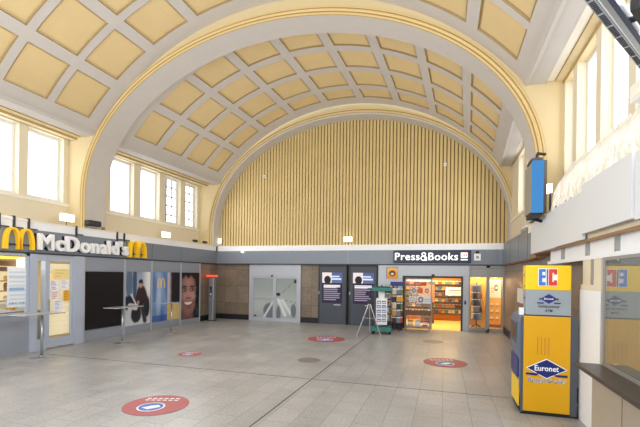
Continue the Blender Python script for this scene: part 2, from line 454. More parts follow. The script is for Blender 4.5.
for a, c in left_near: window(-11.4, 1, a, c, 4.22, 6.17, False)
for i, (a, c) in enumerate(left_far): window(-11.2, 1, a, c, 4.2, 6.14, i >= 2)
for i, (a, c) in enumerate(right_open): window(2.57, -1, a, c, 4.25, 6.17, False)

# ------------------------------------------------------------------ left: ledge, fascia, shop front of the burger restaurant
XF = -10.3
b = MB(); b.box(-11.3, XF, 3.4, 16.6, 3.40, 3.44, M['cream_lt']); struct(b.build('trim_9'))
b = MB(); b.box(-10.75, XF, 3.4, 16.58, 2.6, 3.2, M['fascia'])
b.box(-10.7, XF + .03, 3.4, 16.58, 2.57, 2.61, M['dark'])
for y in (5.2, 7.76, 10.95, 12.2, 13.9): b.box(XF, XF + .004, y, y + .012, 2.61, 3.2, M['dark'])
struct(b.build('trim_10'))
b = MB(); yy = 3.4                    # white light boxes along the top of the fascia, with stepped brackets
for i, (a, c, h) in enumerate(((3.4, 6.9, 3.5), (6.93, 7.25, 3.48), (7.28, 7.62, 3.46), (7.66, 9.02, 3.44), (9.06, 10.55, 3.43), (10.6, 10.85, 3.42), (10.9, 16.58, 3.41))):
    b.box(-10.6, XF - .02, a, c, 3.2, h, M['white'])
    b.box(-10.5, XF + .03, c - .02, c + .02, 3.14, h + .02, M['dark'])
    if i < 6: b.box(XF - .01, XF + .035, c, c + .22, 3.2, 3.225, M['dark'])
struct(b.build('trim_11'))

# shopfront carcass: base panels, posts, head panels
b = MB()
m = M['front']
b.box(-10.5, XF, 3.4, 7.66, 0, 1.04, m)                     # panel under the service window
b.box(-10.36, XF + .05, 3.4, 7.66, 1.0, 1.05, M['front_lt'])
b.box(-10.5, XF, 9.26, 15.3, 0, .3, m)
b.box(-10.5, XF, 9.26, 15.3, 2.16, 2.6, m)
b.box(-10.5, XF - .02, 9.26, 15.3, .3, 2.16, m)
b.box(-10.5, XF, 7.66, 9.26, 2.5, 2.6, M['front_lt'])
for y in (9.26, 10.86, 12.16, 13.87, 15.2): b.box(XF - .02, XF + .025, y, y + .06, 0, 2.58, M['front_lt'])
b.box(-10.45, XF + .03, 8.98, 9.26, 0, 2.58, M['front_bl'])
b.box(-10.45, XF + .03, 7.66, 7.86, 0, 2.58, M['front_bl'])
b.box(-10.45, XF + .02, 8.08, 8.12, 0, 2.58, M['front_bl'])
struct(b.build('wall_shopfront_left'))
# service window
w = bpy.data.objects.new('window_30', None); C.objects.link(w); w.location = (XF, 3.5, 1.05); struct(w)
b = MB(); b.box(-.06, 0, 0, .06, 0, 1.5, M['front_bl']); b.box(-.06, 0, 1.9, 1.96, 0, 1.5, M['front_bl']); b.box(-.06, 0, 4.08, 4.15, 0, 1.5, M['front_bl'])
b.box(-.06, 0, 0, 4.15, 1.46, 1.5, M['front_bl']); b.build('window_frame', w)
b = MB(); b.box(-.035, -.03, .06, 4.08, 0, 1.46, M['glass']); b.build('pane', w)
w = bpy.data.objects.new('window_31', None); C.objects.link(w); w.location = (XF, 7.86, 0); struct(w)
b = MB(); b.box(-.08, 0, 0, .22, 0, .3, M['front_bl']); b.box(-.08, 0, 0, .22, 2.4, 2.5, M['front_bl']); b.build('window_frame', w)
b = MB(); b.box(-.05, -.045, 0, .22, .3, 2.4, M['glass']); b.build('pane', w)
# glazed door
d = bpy.data.objects.new('door_1', None); C.objects.link(d); d.location = (XF, 8.12, 0); struct(d)
b = MB(); fm = M['front_bl']; b.box(-.06, 0, 0, .1, .03, 2.5, fm); b.box(-.06, 0, .76, .86, .03, 2.5, fm); b.box(-.06, 0, .1, .76, .03, .28, fm); b.box(-.06, 0, .1, .76, 2.4, 2.5, fm)
b.build('door_frame', d)
b = MB(); b.box(-.035, -.03, .1, .76, .28, 2.4, M['glass']); b.build('pane', d)
b = MB(); b.tube([(.05, .06, .95), (.05, .06, 1.35)], .014, M['steel']); b.tube([(0, .06, 1.0), (.05, .06, 1.0)], .01, M['steel']); b.tube([(0, .06, 1.3), (.05, .06, 1.3)], .01, M['steel']); b.build('door_handle', d)
# cream roller blind behind the door
b = MB()
for k in range(16): b.box(-10.42, -10.415, 8.12, 8.98, .34 + k * .125, .34 + k * .125 + .121, M['blind'])
tag(recentre(b.build('roller_blind')), 'cream slatted blind hanging behind the glazed restaurant door', 'blind')
# notices on the glass door
def notice(y, z, wd, h, fn, label, nm='paper_notice'):
    o = paint(nm, wd, h, 10, 12, fn, F_left((XF - .028, y, z))); return tag(recentre(o), label, 'notice')
def lines(bg, ink, n=6, s=0):
    def f(u, v):
        if .12 < u < .12 + .76 * (.5 + .5 * hsh(int(v * n), s)) and (v * n) % 1 > .5 and .08 < v < .92: return ink
        return bg
    return f
notice(8.33, 1.92, .5, .26, lines((246, 226, 160), (236, 190, 90), 3), 'pale yellow notice, topmost on the glazed restaurant door')
notice(8.24, 1.58, .28, .28, lines((244, 244, 248), (150, 170, 210), 5, 3), 'white notice with blue lines at the hinge side, middle of the door glass')
notice(8.55, 1.62, .28, .26, lines((248, 248, 248), (190, 200, 210), 5, 5), 'white notice beside the lock side of the door glass under the yellow notice')
notice(8.28, 1.34, .24, .21, lines((238, 240, 248), (200, 90, 90), 4, 8), 'small white notice with red lines on the door glass')
notice(8.66, 1.28, .19, .3, lines((232, 178, 70), (200, 130, 40), 4, 2), 'orange notice on the glazed restaurant door')
notice(8.36, 1.02, .28, .28, lines((238, 242, 250), (160, 180, 220), 5, 9), 'white notice, lowest of the papers on the restaurant door glass')
# menu poster in the service window
def menu(u, v):
    c = lerp((222, 232, 240), (244, 246, 250), v)
    if .08 < u < .9 and v < .9 and (v * 9) % 1 > .55: c = lerp(c, (176, 196, 222), .6)
    if .1 < u < .85 and .42 < v < .5: c = (150, 180, 220)
    if .06 < u < .95 and .07 < v < .12 and (u * 6) % 1 > .45: c = (120, 120, 130)
    return c
tag(recentre(paint('menu_poster', .5, 1.02, 16, 30, menu, F_left((XF - .02, 7.12, 1.2)))), 'white menu poster behind the service window glass', 'poster')
# dark panel and posters along the front
b = MB(); b.box(XF - .005, XF + .02, 9.36, 10.82, .36, 2.13, M['black_gl']); tag(recentre(b.build('blackboard_panel')), 'large plain black panel on the grey front beside the glazed door', 'panel')

def seated(u, v):
    c = lerp((206, 214, 226), (150, 162, 184), v)
    c = lerp(c, (236, 238, 242), sm(.55, .95, u) * sm(.35, .7, v))
    c = lerp(c, (70, 84, 116), ell(u, v, .36, .8, .07, .5, .1)); c = lerp(c, (96, 112, 140), ell(u, v, .15, .78, .13, .3, .2))
    c = lerp(c, (36, 40, 56), ell(u, v, .14, .42, .26, .13)); c = lerp(c, (40, 44, 58), ell(u, v, .85, .33, .12, .2))
    c = lerp(c, (44, 46, 58), ell(u, v, .42, .2, .2, .16)); c = lerp(c, (204, 206, 214), seg(u, v, .18, .36, .42, .33, .09, asp=1.6)); c = lerp(c, (200, 204, 214), seg(u, v, .18, .36, .12, .05, .07, asp=1.6))
    c = lerp(c, (206, 208, 216), seg(u, v, .44, .02, .85, .02, .04, asp=1.6)); c = lerp(c, (60, 56, 62), seg(u, v, .66, .36, .78, .06, .075, asp=1.6)); c = lerp(c, (52, 48, 54), seg(u, v, .55, .36, .5, .12, .06, asp=1.6))
    t = max(ell(u, v, .63, .55, .2, .19), seg(u, v, .5, .6, .42, .42, .06, asp=1.6), seg(u, v, .78, .6, .84, .42, .06, asp=1.6))
    c = lerp(c, (58, 42, 46), t); c = lerp(c, (66, 64, 80), ell(u, v, .61, .79, .085, .07)); c = lerp(c, (186, 150, 130), ell(u, v, .6, .745, .062, .055)); c = lerp(c, (32, 30, 38), ell(u, v, .6, .815, .09, .03))
    c = lerp(c, (170, 140, 128), ell(u, v, .5, .42, .05, .035)); c = lerp(c, (222, 226, 232), seg(u, v, .22, .58, .42, .38, .022, asp=1.6)); c = lerp(c, (30, 30, 38), seg(u, v, .4, .2, .74, .46, .018, asp=1.6))
    return c
tag(recentre(paint('wall_poster', 1.2, 1.86, 40, 62, seated, F_left((XF + .006, 10.93, .29)))), 'poster of a seated person in a dark checked shirt beside the black panel', 'poster')
def blue_ad(u, v):
    if u < .53:
        c = lerp((64, 104, 178), (150, 176, 214), .5 + .5 * math.sin(u * 14 + v * 5) * .6 + (v - .5) * .5)
        c = lerp(c, (214, 224, 238), ell(u, v, .22, .42, .09, .34, .6) * .7)
        if v < .12: c = lerp(c, (50, 80, 150), .6)
        k = u / .53; return c
    c = (216, 190, 128) if v < .36 else (196, 190, 196)
    if .36 <= v: c = lerp(c, (34, 28, 36), sm(.6, .74, u + .05 * 0 * v + .02 * hsh(int(v * 60))))
    if v < .36 and (u * 13) % 1 > .85: c = (190, 160, 96)
    return c
tag(recentre(paint('wall_poster', 1.6, 1.87, 48, 60, blue_ad, F_left((XF + .006, 12.23, .28)))), 'blue poster with a small yellow emblem and dark curly hair edge', 'poster')
def face_ad(u, v):
    c = (26, 23, 30)
    c = lerp(c, (58, 44, 52), .6 * hsh(int(u * 26), int(v * 36)) * sm(.5, .8, u))
    c = lerp(c, (120, 84, 78), ell(u, v, .34, .05, .34, .16, .3))
    skin = lerp((104, 70, 66), (178, 136, 126), ell(u, v, .42, .5, .36, .38, .9))
    c = lerp(c, skin, max(ell(u, v, .36, .6, .5, .38, .1), ell(u, v, .36, .36, .44, .3, .1)))
    c = lerp(c, (198, 158, 148), ell(u, v, .62, .5, .13, .09, .9) * .8); c = lerp(c, (186, 146, 136), ell(u, v, .18, .5, .12, .08, .9) * .7); c = lerp(c, (184, 142, 130), ell(u, v, .36, .8, .26, .1, .9) * .7)
    for ex in (.16, .58):
        c = lerp(c, (40, 28, 30), ell(u, v, ex, .7, .13, .016, .6)); c = lerp(c, (72, 48, 46), ell(u, v, ex, .632, .12, .034, .8)); c = lerp(c, (222, 214, 212), ell(u, v, ex, .63, .075, .014, .4)); c = lerp(c, (16, 13, 15), ell(u, v, ex + .01, .63, .034, .017, .3))
    c = lerp(c, (190, 150, 138), ell(u, v, .37, .54, .05, .1, .9) * .7); c = lerp(c, (84, 52, 48), ell(u, v, .37, .455, .12, .022, .7)); c = lerp(c, (176, 134, 122), ell(u, v, .37, .48, .07, .03, .8))
    sag = .05 * ((u - .38) / .3) ** 2
    c = lerp(c, (128, 66, 70), ell(u, v - sag, .38, .325, .3, .062, .3)); c = lerp(c, (236, 230, 226), ell(u, v - sag, .38, .335, .23, .032, .3)); c = lerp(c, (90, 56, 54), ell(u, v, .38, .235, .16, .02, .9) * .5)
    edge = .84 - .1 * abs(v - .55) + .035 * math.sin(v * 31) + .02 * math.sin(v * 67)
    c = lerp(c, (24, 21, 28), sm(edge - .05, edge + .03, u)); c = lerp(c, (24, 21, 28), sm(.88, .95, v + .03 * math.sin(u * 21)))
    c = lerp(c, (52, 120, 140), ell(u, v, .88, .16, .06, .12, .5) * .5)
    return c
tag(recentre(paint('wall_poster', 1.24, 1.95, 44, 66, face_ad, F_left((XF + .006, 13.95, .2)))), 'poster of a smiling face with dark curly hair, next to the stone corner', 'poster')

# lettering of the restaurant
s = thing('shop_sign', 'white raised shop name lettering on the grey fascia over the door', 'sign', (XF, 7.8, 2.68))
word = "McDonald's"; wid = 3.12
text_mb(word, wid, .46, .1, F_left((0, 0, 0)), M['sign_white'], .05, bold=.028, space=1.08).build('lettering', s)
text_mb(word, wid, .46, .02, F_left((0, -.035, -.01)), M['black'], .0, bold=.028, space=1.08).build('letter_shadow', s)  # flat black copy of the lettering, painted as its cast shadow
b = MB(); b.box(-.0, .02, -.1, wid + .02, -.03, .0, M['fascia']); b.build('mounting_rail', s)
def arches(name, label, y, z, wd, h, dep, xoff=XF, thick=1.):
    o = thing(name, label, 'emblem', (xoff, y, z), group=None)
    mb = MB(); n = 26; fr = F_left((0, 0, 0))
    for k in (0, 1):
        c = wd * (.265 + .47 * k); a = wd * .235
        inn = []; out = []
        for i in range(n + 1):
            t = PI * i / n; ca, sa = math.cos(t), math.sin(t)
            sh = abs(sa) ** .75
            tw = wd * .075 * thick
            out.append((c - (a + tw * .45) * math.copysign(abs(ca) ** .8, ca), h * sh)); inn.append((c - (a - tw * .9) * math.copysign(abs(ca) ** .8, ca), (h - tw * .9) * sh if 0 < i < n else 0))
        for i in range(n):
            q = [out[i], out[i + 1], inn[i + 1], inn[i]]
            mb.prism(q, 0, dep, M['mcyellow'], lambda u, v, w: fr(u, v, w))
    mb.build('double_arch', o)
    return o
e = arches('arch_emblem', 'yellow double arch emblem standing on the fascia over the service window', 6.97, 2.66, .74, .54, .12)
b = MB(); b.box(0, .03, .06, .66, .1, .14, M['dark']); b.build('bracket', e)
e = arches('arch_emblem', 'yellow double arch emblem after the last letter of the shop sign', 10.98, 2.64, .78, .56, .16)
b = MB(); b.box(0, .04, .06, .7, .1, .14, M['dark']); b.build('bracket', e)
e = arches('arch_emblem', 'small yellow double arch emblem printed on the blue poster', 12.5, 1.55, .42, .36, .008, XF + .008, .8)

# restaurant interior, seen through the service window
b = MB(); b.box(-12.9, -12.8, 3.4, 9.3, 0, 2.6, M['cafe']); b.box(-12.9, -10.5, 9.24, 9.3, 0, 2.6, M['cafe']); b.box(-12.9, -10.5, 3.4, 3.45, 0, 2.6, M['cafe']); struct(b.build('wall_restaurant'))
b = MB(); b.box(-12.9, -10.5, 3.4, 9.3, 2.56, 2.6, M['cream_lt']); struct(b.build('ceiling_restaurant'))
b = MB(); b.box(-.25, .25, -1.7, 1.7, 0, .26, M['brown']); b.box(.251, .256, -1.7, 1.7, .1, .12, M['warmglow']); 
tag(b.build('menu_canopy'), 'brown canopy box above the restaurant counter', 'canopy').location = (-10.95, 5.92, 2.12)
b = MB(); b.box(-.02, .02, -2.0, 2.2, 0, .07, M['amberglow']); tag(b.build('light_strip'), 'amber light strip above the brown canopy box in the service window', 'light').location = (-10.66, 5.65, 2.42)
b = MB(); b.box(-.1, .1, -.12, .12, 0, .36, M['lamp_w']); tag(b.build('light_box'), 'glowing white box lamp in the corner of the service window', 'lamp').location = (-10.62, 7.74, 2.1)
t = thing('service_counter', 'grey restaurant counter behind the service window', 'counter', (-11.0, 6.3, 0))
b = MB(); b.box(-.3, .3, -2, 2, 0, 1.05, M['front']); b.build('counter_body', t); b = MB(); b.box(-.34, .34, -2, 2, 1.05, 1.1, M['white']); b.build('worktop', t)
for i, (y, hh, ww, m_) in enumerate(((7.35, .2, .16, 'g3'), (7.58, .16, .14, 'g5'), (7.82, .2, .2, 'paper'), (8.05, .14, .12, 'white'), (7.1, .12, .2, 'white'))):
    b = MB(); b.box(-.07, .07, -ww / 2, ww / 2, 0, hh * .8, M[m_]); b.box(-.075, .075, -ww / 2 - .006, ww / 2 + .006, hh * .8, hh, M['white'])
    tag(b.build('takeaway_box', bevel=.006), 'pale takeaway box standing on the restaurant counter behind the window glass', 'box', 'takeaway boxes on the restaurant counter').location = (-10.85, y, 1.1)
t = thing('kitchen_shelf', 'lit kitchen shelf on the back wall inside the restaurant', 'shelf', (-12.6, 6.9, .9))
b = MB()
for k in range(5): b.box(-.15, .15, -2.4, 2.2, k * .3, k * .3 + .03, M['steel'])
b.build('shelf_board', t)
b = MB(); b.box(-.19, -.16, -2.4, 2.2, 0, 1.5, M['warmglow']); b.build('back_panel', t)
for k in range(4):
    for j in range(9):
        m_ = M[['g1', 'g3', 'g5', 'g4', 'g6', 'g7', 'white', 'g5'][int(hsh(k, j) * 8)]]
        b = MB(); hh = .12 + .12 * hsh(j, k + 4); b.lathe([(.05, 0), (.06, hh * .7), (.035, hh)], (0, 0, 0), m_, 10)
        tag(b.build('food_jar'), 'jar standing on the lit kitchen shelf inside the restaurant', 'jar', 'jars on the kitchen shelf').location = (-12.58, 6.75 + j * .27, .93 + k * .3)
def arealight(name, loc, rot, sx, sy, power, rgb):
    l = bpy.data.lights.new(name, 'AREA'); l.shape = 'RECTANGLE'; l.size = sx; l.size_y = sy; l.energy = power; l.color = rgb
    o = bpy.data.objects.new(name, l); C.objects.link(o); o.location = loc; o.rotation_euler = rot; return o
arealight('restaurant_light', (-12.1, 6.5, 2.5), (0, 0, 0), .6, 3.0, 45, (1, .84, .58))

# bar tables along the front
def bar_table(y0, y1, px, py, label):
    t = thing('bar_table', label, 'table', (px, py, 0))
    c = (y0 + y1) / 2 - py; L = y1 - y0
    b = MB(); b.box(-.24, .24, c - L / 2, c + L / 2, 1.06, 1.085, M['chrome']); b.build('table_top', t, bevel=.01)
    b = MB(); b.tube([(0, 0, .02), (0, 0, 1.06)], .028, M['steel'], 12); pl_ = b.build('pole', t, smooth=True)
    b = MB(); b.lathe([(.24, 0), (.24, .012), (.06, .03), (.05, .05)], (0, 0, 0), M['steel']); b.build('base', t)
    return t
bar_table(6.72, 7.77, -9.42, 7.33, 'steel standing table in front of the service window')
bar_table(9.18, 10.28, -9.2, 9.67, 'steel standing table in front of the seated person poster')
bar_table(11.28, 12.2, -9.22, 11.95, 'steel standing table in front of the blue poster')

# left stone corner, emergency column
b = MB(); b.box(-10.5, XF - .04, 15.3, 16.6, .24, 2.6, M['stone_yz']); b.box(-10.5, XF - .02, 15.3, 16.6, 0, .24, M['black']); struct(b.build('wall_stone_left'))
t = thing('information_column', 'slim steel help column with a red lit top beside the stone corner', 'column', (-9.98, 15.75, 0))
b = MB(); b.box(-.12, .12, -.12, .12, .02, 1.95, M['steel']); bd_ = b.build('body', t, bevel=.02)
b = MB(); b.box(-.16, .16, -.16, .16, 0, .03, M['dark']); b.build('base', t)
b = MB(); b.box(-.14, .14, -.26, .2, 1.97, 2.06, M['redlamp']); b.build('red_light', t)
b = MB(); b.box(-.13, .13, -.13, .13, 1.93, 1.97, M['dark']); b.build('collar', t)
b = MB(); b.box(-.06, .06, -.128, -.12, 1.1, 1.55, M['dark']); b.box(-.03, .03, -.132, -.128, 1.3, 1.4, M['stick_blue']); b.box(-.03, .03, -.132, -.128, 1.15, 1.25, M['paper']); b.build('call_panel', bd_)

# ------------------------------------------------------------------ end wall, ground level
YE = 16.58
b = MB(); b.box(-11.3, 2.7, YE + .02, 16.8, 3.19, 3.43, M['white']); struct(b.build('trim_12'))
b = MB(); b.box(-10.7, 2.7, YE, 16.95, 2.6, 3.19, M['fascia']); b.box(-10.7, 2.7, YE - .02, 16.9, 2.57, 2.61, M['dark'])
for x in (-10.28, -3.93, 2.02): b.box(x, x + .02, YE - .004, YE, 2.61, 3.19, M['alu'])
struct(b.build('trim_13'))
b = MB(); b.box(-10.5, -8.6, 16.72, 16.95, .24, 2.6, M['stone']); b.box(-6.08, -5.27, 16.72, 16.95, .24, 2.6, M['stone']); b.box(-10.5, -8.6, 16.70, 16.95, 0, .24, M['black']); b.box(-6.08, -5.27, 16.70, 16.95, 0, .24, M['black']); struct(b.build('wall_stone_back'))
b = MB(); b.box(-8.6, -6.08, 17.05, 17.1, 0, 2.6, M['front']); b.box(-5.27, -2.6, 16.85, 16.95, 0, 2.6, M['dark']); struct(b.build('wall_backing'))
# grey framed double door
d = bpy.data.objects.new('door_2', None); C.objects.link(d); d.location = (-8.6, YE + .06, 0); struct(d); W = 2.52
b = MB(); a = M['front_lt']
b.box(0, .14, 0, .12, 0, 2.57, a); b.box(W - .12, W, 0, .12, 0, 2.57, a); b.box(.14, W - .12, 0, .12, 2.02, 2.57, a); b.box(0, W, -.02, .12, 0, .05, a)
b.box(1.1, 1.18, -.03, 0, 2.02, 2.1, M['dark']); b.build('door_frame', d)
for k, (x0, x1) in enumerate(((.14, 1.26), (1.26, W - .12))):
    b = MB(); w_ = .075
    b.box(x0, x0 + w_, .02, .08, .05, 2.02, a); b.box(x1 - w_, x1, .02, .08, .05, 2.02, a); b.box(x0 + w_, x1 - w_, .02, .08, .05, .15, a); b.box(x0 + w_, x1 - w_, .02, .08, 1.94, 2.02, a)
    if k == 0: b.box(x0 + w_, x1 - w_, .02, .08, 1.02, 1.1, a)
    lf = b.build('door_leaf', d)
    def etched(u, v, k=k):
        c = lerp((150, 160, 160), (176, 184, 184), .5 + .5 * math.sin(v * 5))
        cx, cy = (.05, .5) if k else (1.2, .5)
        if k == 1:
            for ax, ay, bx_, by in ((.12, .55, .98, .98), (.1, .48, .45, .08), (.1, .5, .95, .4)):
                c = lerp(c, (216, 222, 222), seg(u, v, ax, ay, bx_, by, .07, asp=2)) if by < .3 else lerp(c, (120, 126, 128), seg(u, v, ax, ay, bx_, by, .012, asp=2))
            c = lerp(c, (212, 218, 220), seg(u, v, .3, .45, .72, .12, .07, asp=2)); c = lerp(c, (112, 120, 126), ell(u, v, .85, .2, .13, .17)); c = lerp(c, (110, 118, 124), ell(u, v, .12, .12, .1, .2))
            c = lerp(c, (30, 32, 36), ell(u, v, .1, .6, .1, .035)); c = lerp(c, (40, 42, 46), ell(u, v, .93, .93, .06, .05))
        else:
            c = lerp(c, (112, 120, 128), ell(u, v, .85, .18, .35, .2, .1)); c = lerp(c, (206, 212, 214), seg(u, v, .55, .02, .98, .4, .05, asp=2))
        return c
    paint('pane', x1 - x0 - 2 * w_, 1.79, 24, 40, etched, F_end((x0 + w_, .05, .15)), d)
b = MB(); b.box(.26, .36, .012, .018, .2, .26, M['dark']); b.build('lock_plate', d)
# two dark panels with text posters
def text_poster(sd):
    def f(u, v):
        c = (40, 36, 58)
        if v > .66:
            c = (226, 216, 222) if u < .48 else lerp((120, 140, 180), (76, 92, 150), v)
            if u < .48 and ell(u, v, .27, .76, .17, .13, .05) > .5: c = (28, 28, 34)
            if u >= .48 and .85 < v < .9 and u < .85: c = (206, 220, 240)
            if u >= .48 and .76 < v < .82 and u < .95: c = (210, 222, 240)
        else:
            n = 15; r = int(v * n)
            if (v * n) % 1 > .42 and .07 < u < .6 + .34 * hsh(r, sd) and r > 0 and v < .62: c = (206, 200, 214) if r > 6 else (150, 140, 164)
            if .52 < v < .62 and .07 < u < .9 and (v * 20) % 1 > .25: c = (238, 236, 242)
        return c
    return f
for k, (x0, x1, lab, plab) in enumerate(((-5.25, -3.98, 'dark slate wall panel with poster, beside the stone wall', 'dark information poster on the slate wall panel beside the stone wall'), (-3.88, -2.66, 'dark slate wall panel with poster, behind the postcard rack', 'dark information poster on the slate wall panel behind the postcard rack'))):
    t = thing('poster_panel', lab, 'cabinet', (x0, YE + .08, 0))
    b = MB(); Wd = x1 - x0; b.box(0, Wd, 0, .16, 0, 2.57, M['anthra']); b.build('panel_body', t)
    b = MB(); b.box(0, .05, -.02, 0, 0, 2.57, M['dark']); b.box(Wd - .05, Wd, -.02, 0, 0, 2.57, M['dark']); b.box(.05, Wd - .05, -.02, 0, 2.5, 2.57, M['dark']); b.build('frame', t)
    b = MB(); b.box(.03, .06, -.05, -.02, 1.3, 1.42, M['steel']); b.build('handle', t)
    b = MB(); b.box(.7, 1.0, -.004, 0, .83, .86, M['stick_white']); b.build('small_label', t)
    o = paint('poster', .9, 1.32, 45, 90, text_poster(k * 3), F_end((x0 + .17, YE + .074, .92)), None, M['print_lit'])
    tag(recentre(o), plab, 'poster')

# ------------------------------------------------------------------ press shop
b = MB(); m = M['front_lt']
b.box(-2.62, -1.57, YE + .02, 16.9, 0, 1.98, m); b.box(-2.62, -2.3, YE + .02, 16.9, 1.98, 2.57, m); b.box(-1.8, -1.57, YE + .02, 16.9, 1.98, 2.57, m); b.box(-2.3, -1.8, YE + .02, 16.9, 2.48, 2.57, m); b.box(-2.3, -1.8, YE + .12, 16.9, 1.98, 2.48, m)
b.box(-1.57, .67, YE + .02, 16.9, 2.12, 2.57, m); b.box(.67, .95, YE + .02, 16.9, 0, 2.57, m)
b.box(1.56, 1.68, YE + .02, 16.75, 0, 2.57, M['alu']); b.box(2.14, 2.3, YE + .02, 16.9, 0, 2.57, M['alu'])
b.box(.95, 2.14, YE + .02, 16.75, 0, .13, M['alu']); b.box(.95, 2.14, YE + .02, 16.75, 2.48, 2.57, M['alu'])
b.box(.92, .97, YE, 16.7, 0, 2.57, M['alu'])
struct(b.build('wall_shopfront_back'))
b = MB(); b.box(-1.62, -1.53, YE, 16.7, 0, 2.14, M['dark']); b.box(.64, .71, YE, 16.7, 0, 2.14, M['dark']); b.box(-1.53, .64, YE, 16.7, 2.06, 2.14, M['dark']); struct(b.build('trim_14'))
d = bpy.data.objects.new('door_3', None); C.objects.link(d); d.location = (-1.53, 16.74, 0); struct(d)
b = MB(); b.box(0, .05, 0, .05, 0, 2.06, M['alu']); b.box(1.02, 1.08, 0, .05, 0, 2.06, M['alu']); b.box(.05, 1.02, 0, .05, 0, .1, M['alu']); b.box(.05, 1.02, 0, .05, 2.0, 2.06, M['alu']); b.build('door_frame', d)
b = MB(); b.box(.05, 1.02, .02, .026, .1, 2.0, M['glass']); b.build('pane', d)
b = MB(); b.box(-.06, .06, -.05, 0, 0, .07, M['dark']); tag(b.build('motion_sensor'), 'small dark motion sensor above the shop doorway', 'sensor').location = (-.42, YE + .02, 2.14)
b = MB(); b.box(-.035, .035, -.03, 0, 0, .14, M['navy']); tag(b.build('door_switch'), 'small dark blue switch on the post beside the shop doorway', 'switch').location = (.8, YE + .02, 1.05)
# notices on the sliding pane
def sticker(x, z, w_, h, fn, label): 
    o = paint('door_sticker', w_, h, 12, 12, fn, F_end((x, 16.735, z))); tag(recentre(o), label, 'sticker')
def ring(bg, ink):
    return lambda u, v: ink if .24 < math.hypot(u - .5, v - .5) < .38 or (abs(u - .5) < .08 and abs(v - .5) < .24) else bg
sticker(-1.28, 1.42, .2, .24, ring((236, 238, 240), (60, 64, 70)), 'white square sticker with grey pictogram, first in the row on the shop pane')
sticker(-1.02, 1.42, .2, .24, ring((232, 150, 110), (190, 60, 40)), 'orange sticker, middle one in the row on the shop pane')
sticker(-.76, 1.42, .2, .24, ring((240, 216, 200), (206, 70, 50)), 'pale sticker with red ring, last in the row on the shop pane')
sticker(-1.36, 1.06, .26, .26, ring((238, 238, 240), (190, 196, 206)), 'plain white sticker low on the shop pane beside the wide one')
def wide(u, v):
    if abs(math.hypot((u - .3) * 2.1, v - .5) - .3) < .08: return (50, 58, 74)
    if u > .55 and .3 < v < .7 and (v * 8) % 1 > .5: return (150, 164, 190)
    return (232, 236, 242)
sticker(-1.06, 1.02, .55, .3, wide, 'wide white sticker with dark ring on the shop pane')
sticker(-1.18, 1.74, .5, .16, lines((206, 90, 60), (240, 220, 200), 3), 'red banner sticker high on the shop pane')
# picture in the small window left of the door
def amberpic(u, v):
    c = lerp((196, 132, 50), (232, 176, 84), v); c = lerp(c, (70, 50, 36), ell(u, v, .5, .5, .3, .28, .2)); c = lerp(c, (214, 190, 150), ell(u, v, .5, .45, .16, .12, .3)); return c
tag(recentre(paint('shop_picture', .44, .44, 16, 16, amberpic, F_end((-2.27, YE + .1, 2.01)), None, M['print_lit'])), 'amber lit picture in the small window above the racks', 'picture')
# sign
s = thing('shop_sign', 'dark navy lit shop sign with white lettering over the press shop doorway', 'sign', (-1.99, YE, 2.67))
b = MB(); b.box(0, 2.98, -.1, 0, 0, .5, M['sign_navy']); b.build('sign_board', s, bevel=.01)
fr = F_end((0, 0, 0))
text_mb('Press', .98, .3, .01, F_end((.06, 0, .1)), M['sign_glow'], .1, bold=.012, space=1.06).build('lettering', s)
text_mb('Books', 1.12, .3, .01, F_end((1.38, 0, .1)), M['sign_glow'], .1, bold=.012, space=1.06).build('lettering', s)
b = MB()
n = 20
for i in range(n):
    a0, a1 = 2 * PI * i / n, 2 * PI * (i + 1) / n
    for cy, rx, rz in ((.18, .13, .1), (.34, .09, .08)):
        q = [(1.2 + rx * math.cos(a0), cy + rz * math.sin(a0)), (1.2 + rx * math.cos(a1), cy + rz * math.sin(a1)), (1.2 + (rx - .04) * math.cos(a1), cy + (rz - .04) * math.sin(a1)), (1.2 + (rx - .04) * math.cos(a0), cy + (rz - .04) * math.sin(a0))]
        b.prism(q, .1, .11, M['sign_glow'], fr)
b.prism([(1.26, .08), (1.34, .08), (1.28, .22), (1.22, .22)], .1, .11, M['sign_glow'], fr); b.build('ampersand', s)
b = MB(); b.box(2.6, 2.85, -.104, -.1, .2, .4, M['sign_glow']); b.box(2.63, 2.82, -.106, -.104, .25, .35, M['ec_red']); b.box(2.66, 2.7, -.108, -.106, .26, .34, M['sign_glow']); b.box(2.74, 2.78, -.108, -.106, .26, .34, M['sign_glow']); b.box(2.6, 2.85, -.104, -.1, .1, .15, M['sign_glow']); b.build('small_logo', s)
t = thing('wall_lantern', 'small white sign with a black cap on the fascia beside the lit shop sign', 'sign', (1.22, YE, 2.76))
b = MB(); b.box(-.12, .12, -.06, 0, 0, .27, M['white']); b.box(-.05, .05, -.064, -.06, .08, .18, M['alu']); b.build('plate', t, bevel=.02); b = MB(); b.box(-.06, .06, -.05, 0, .27, .37, M['black']); b.build('cap', t)

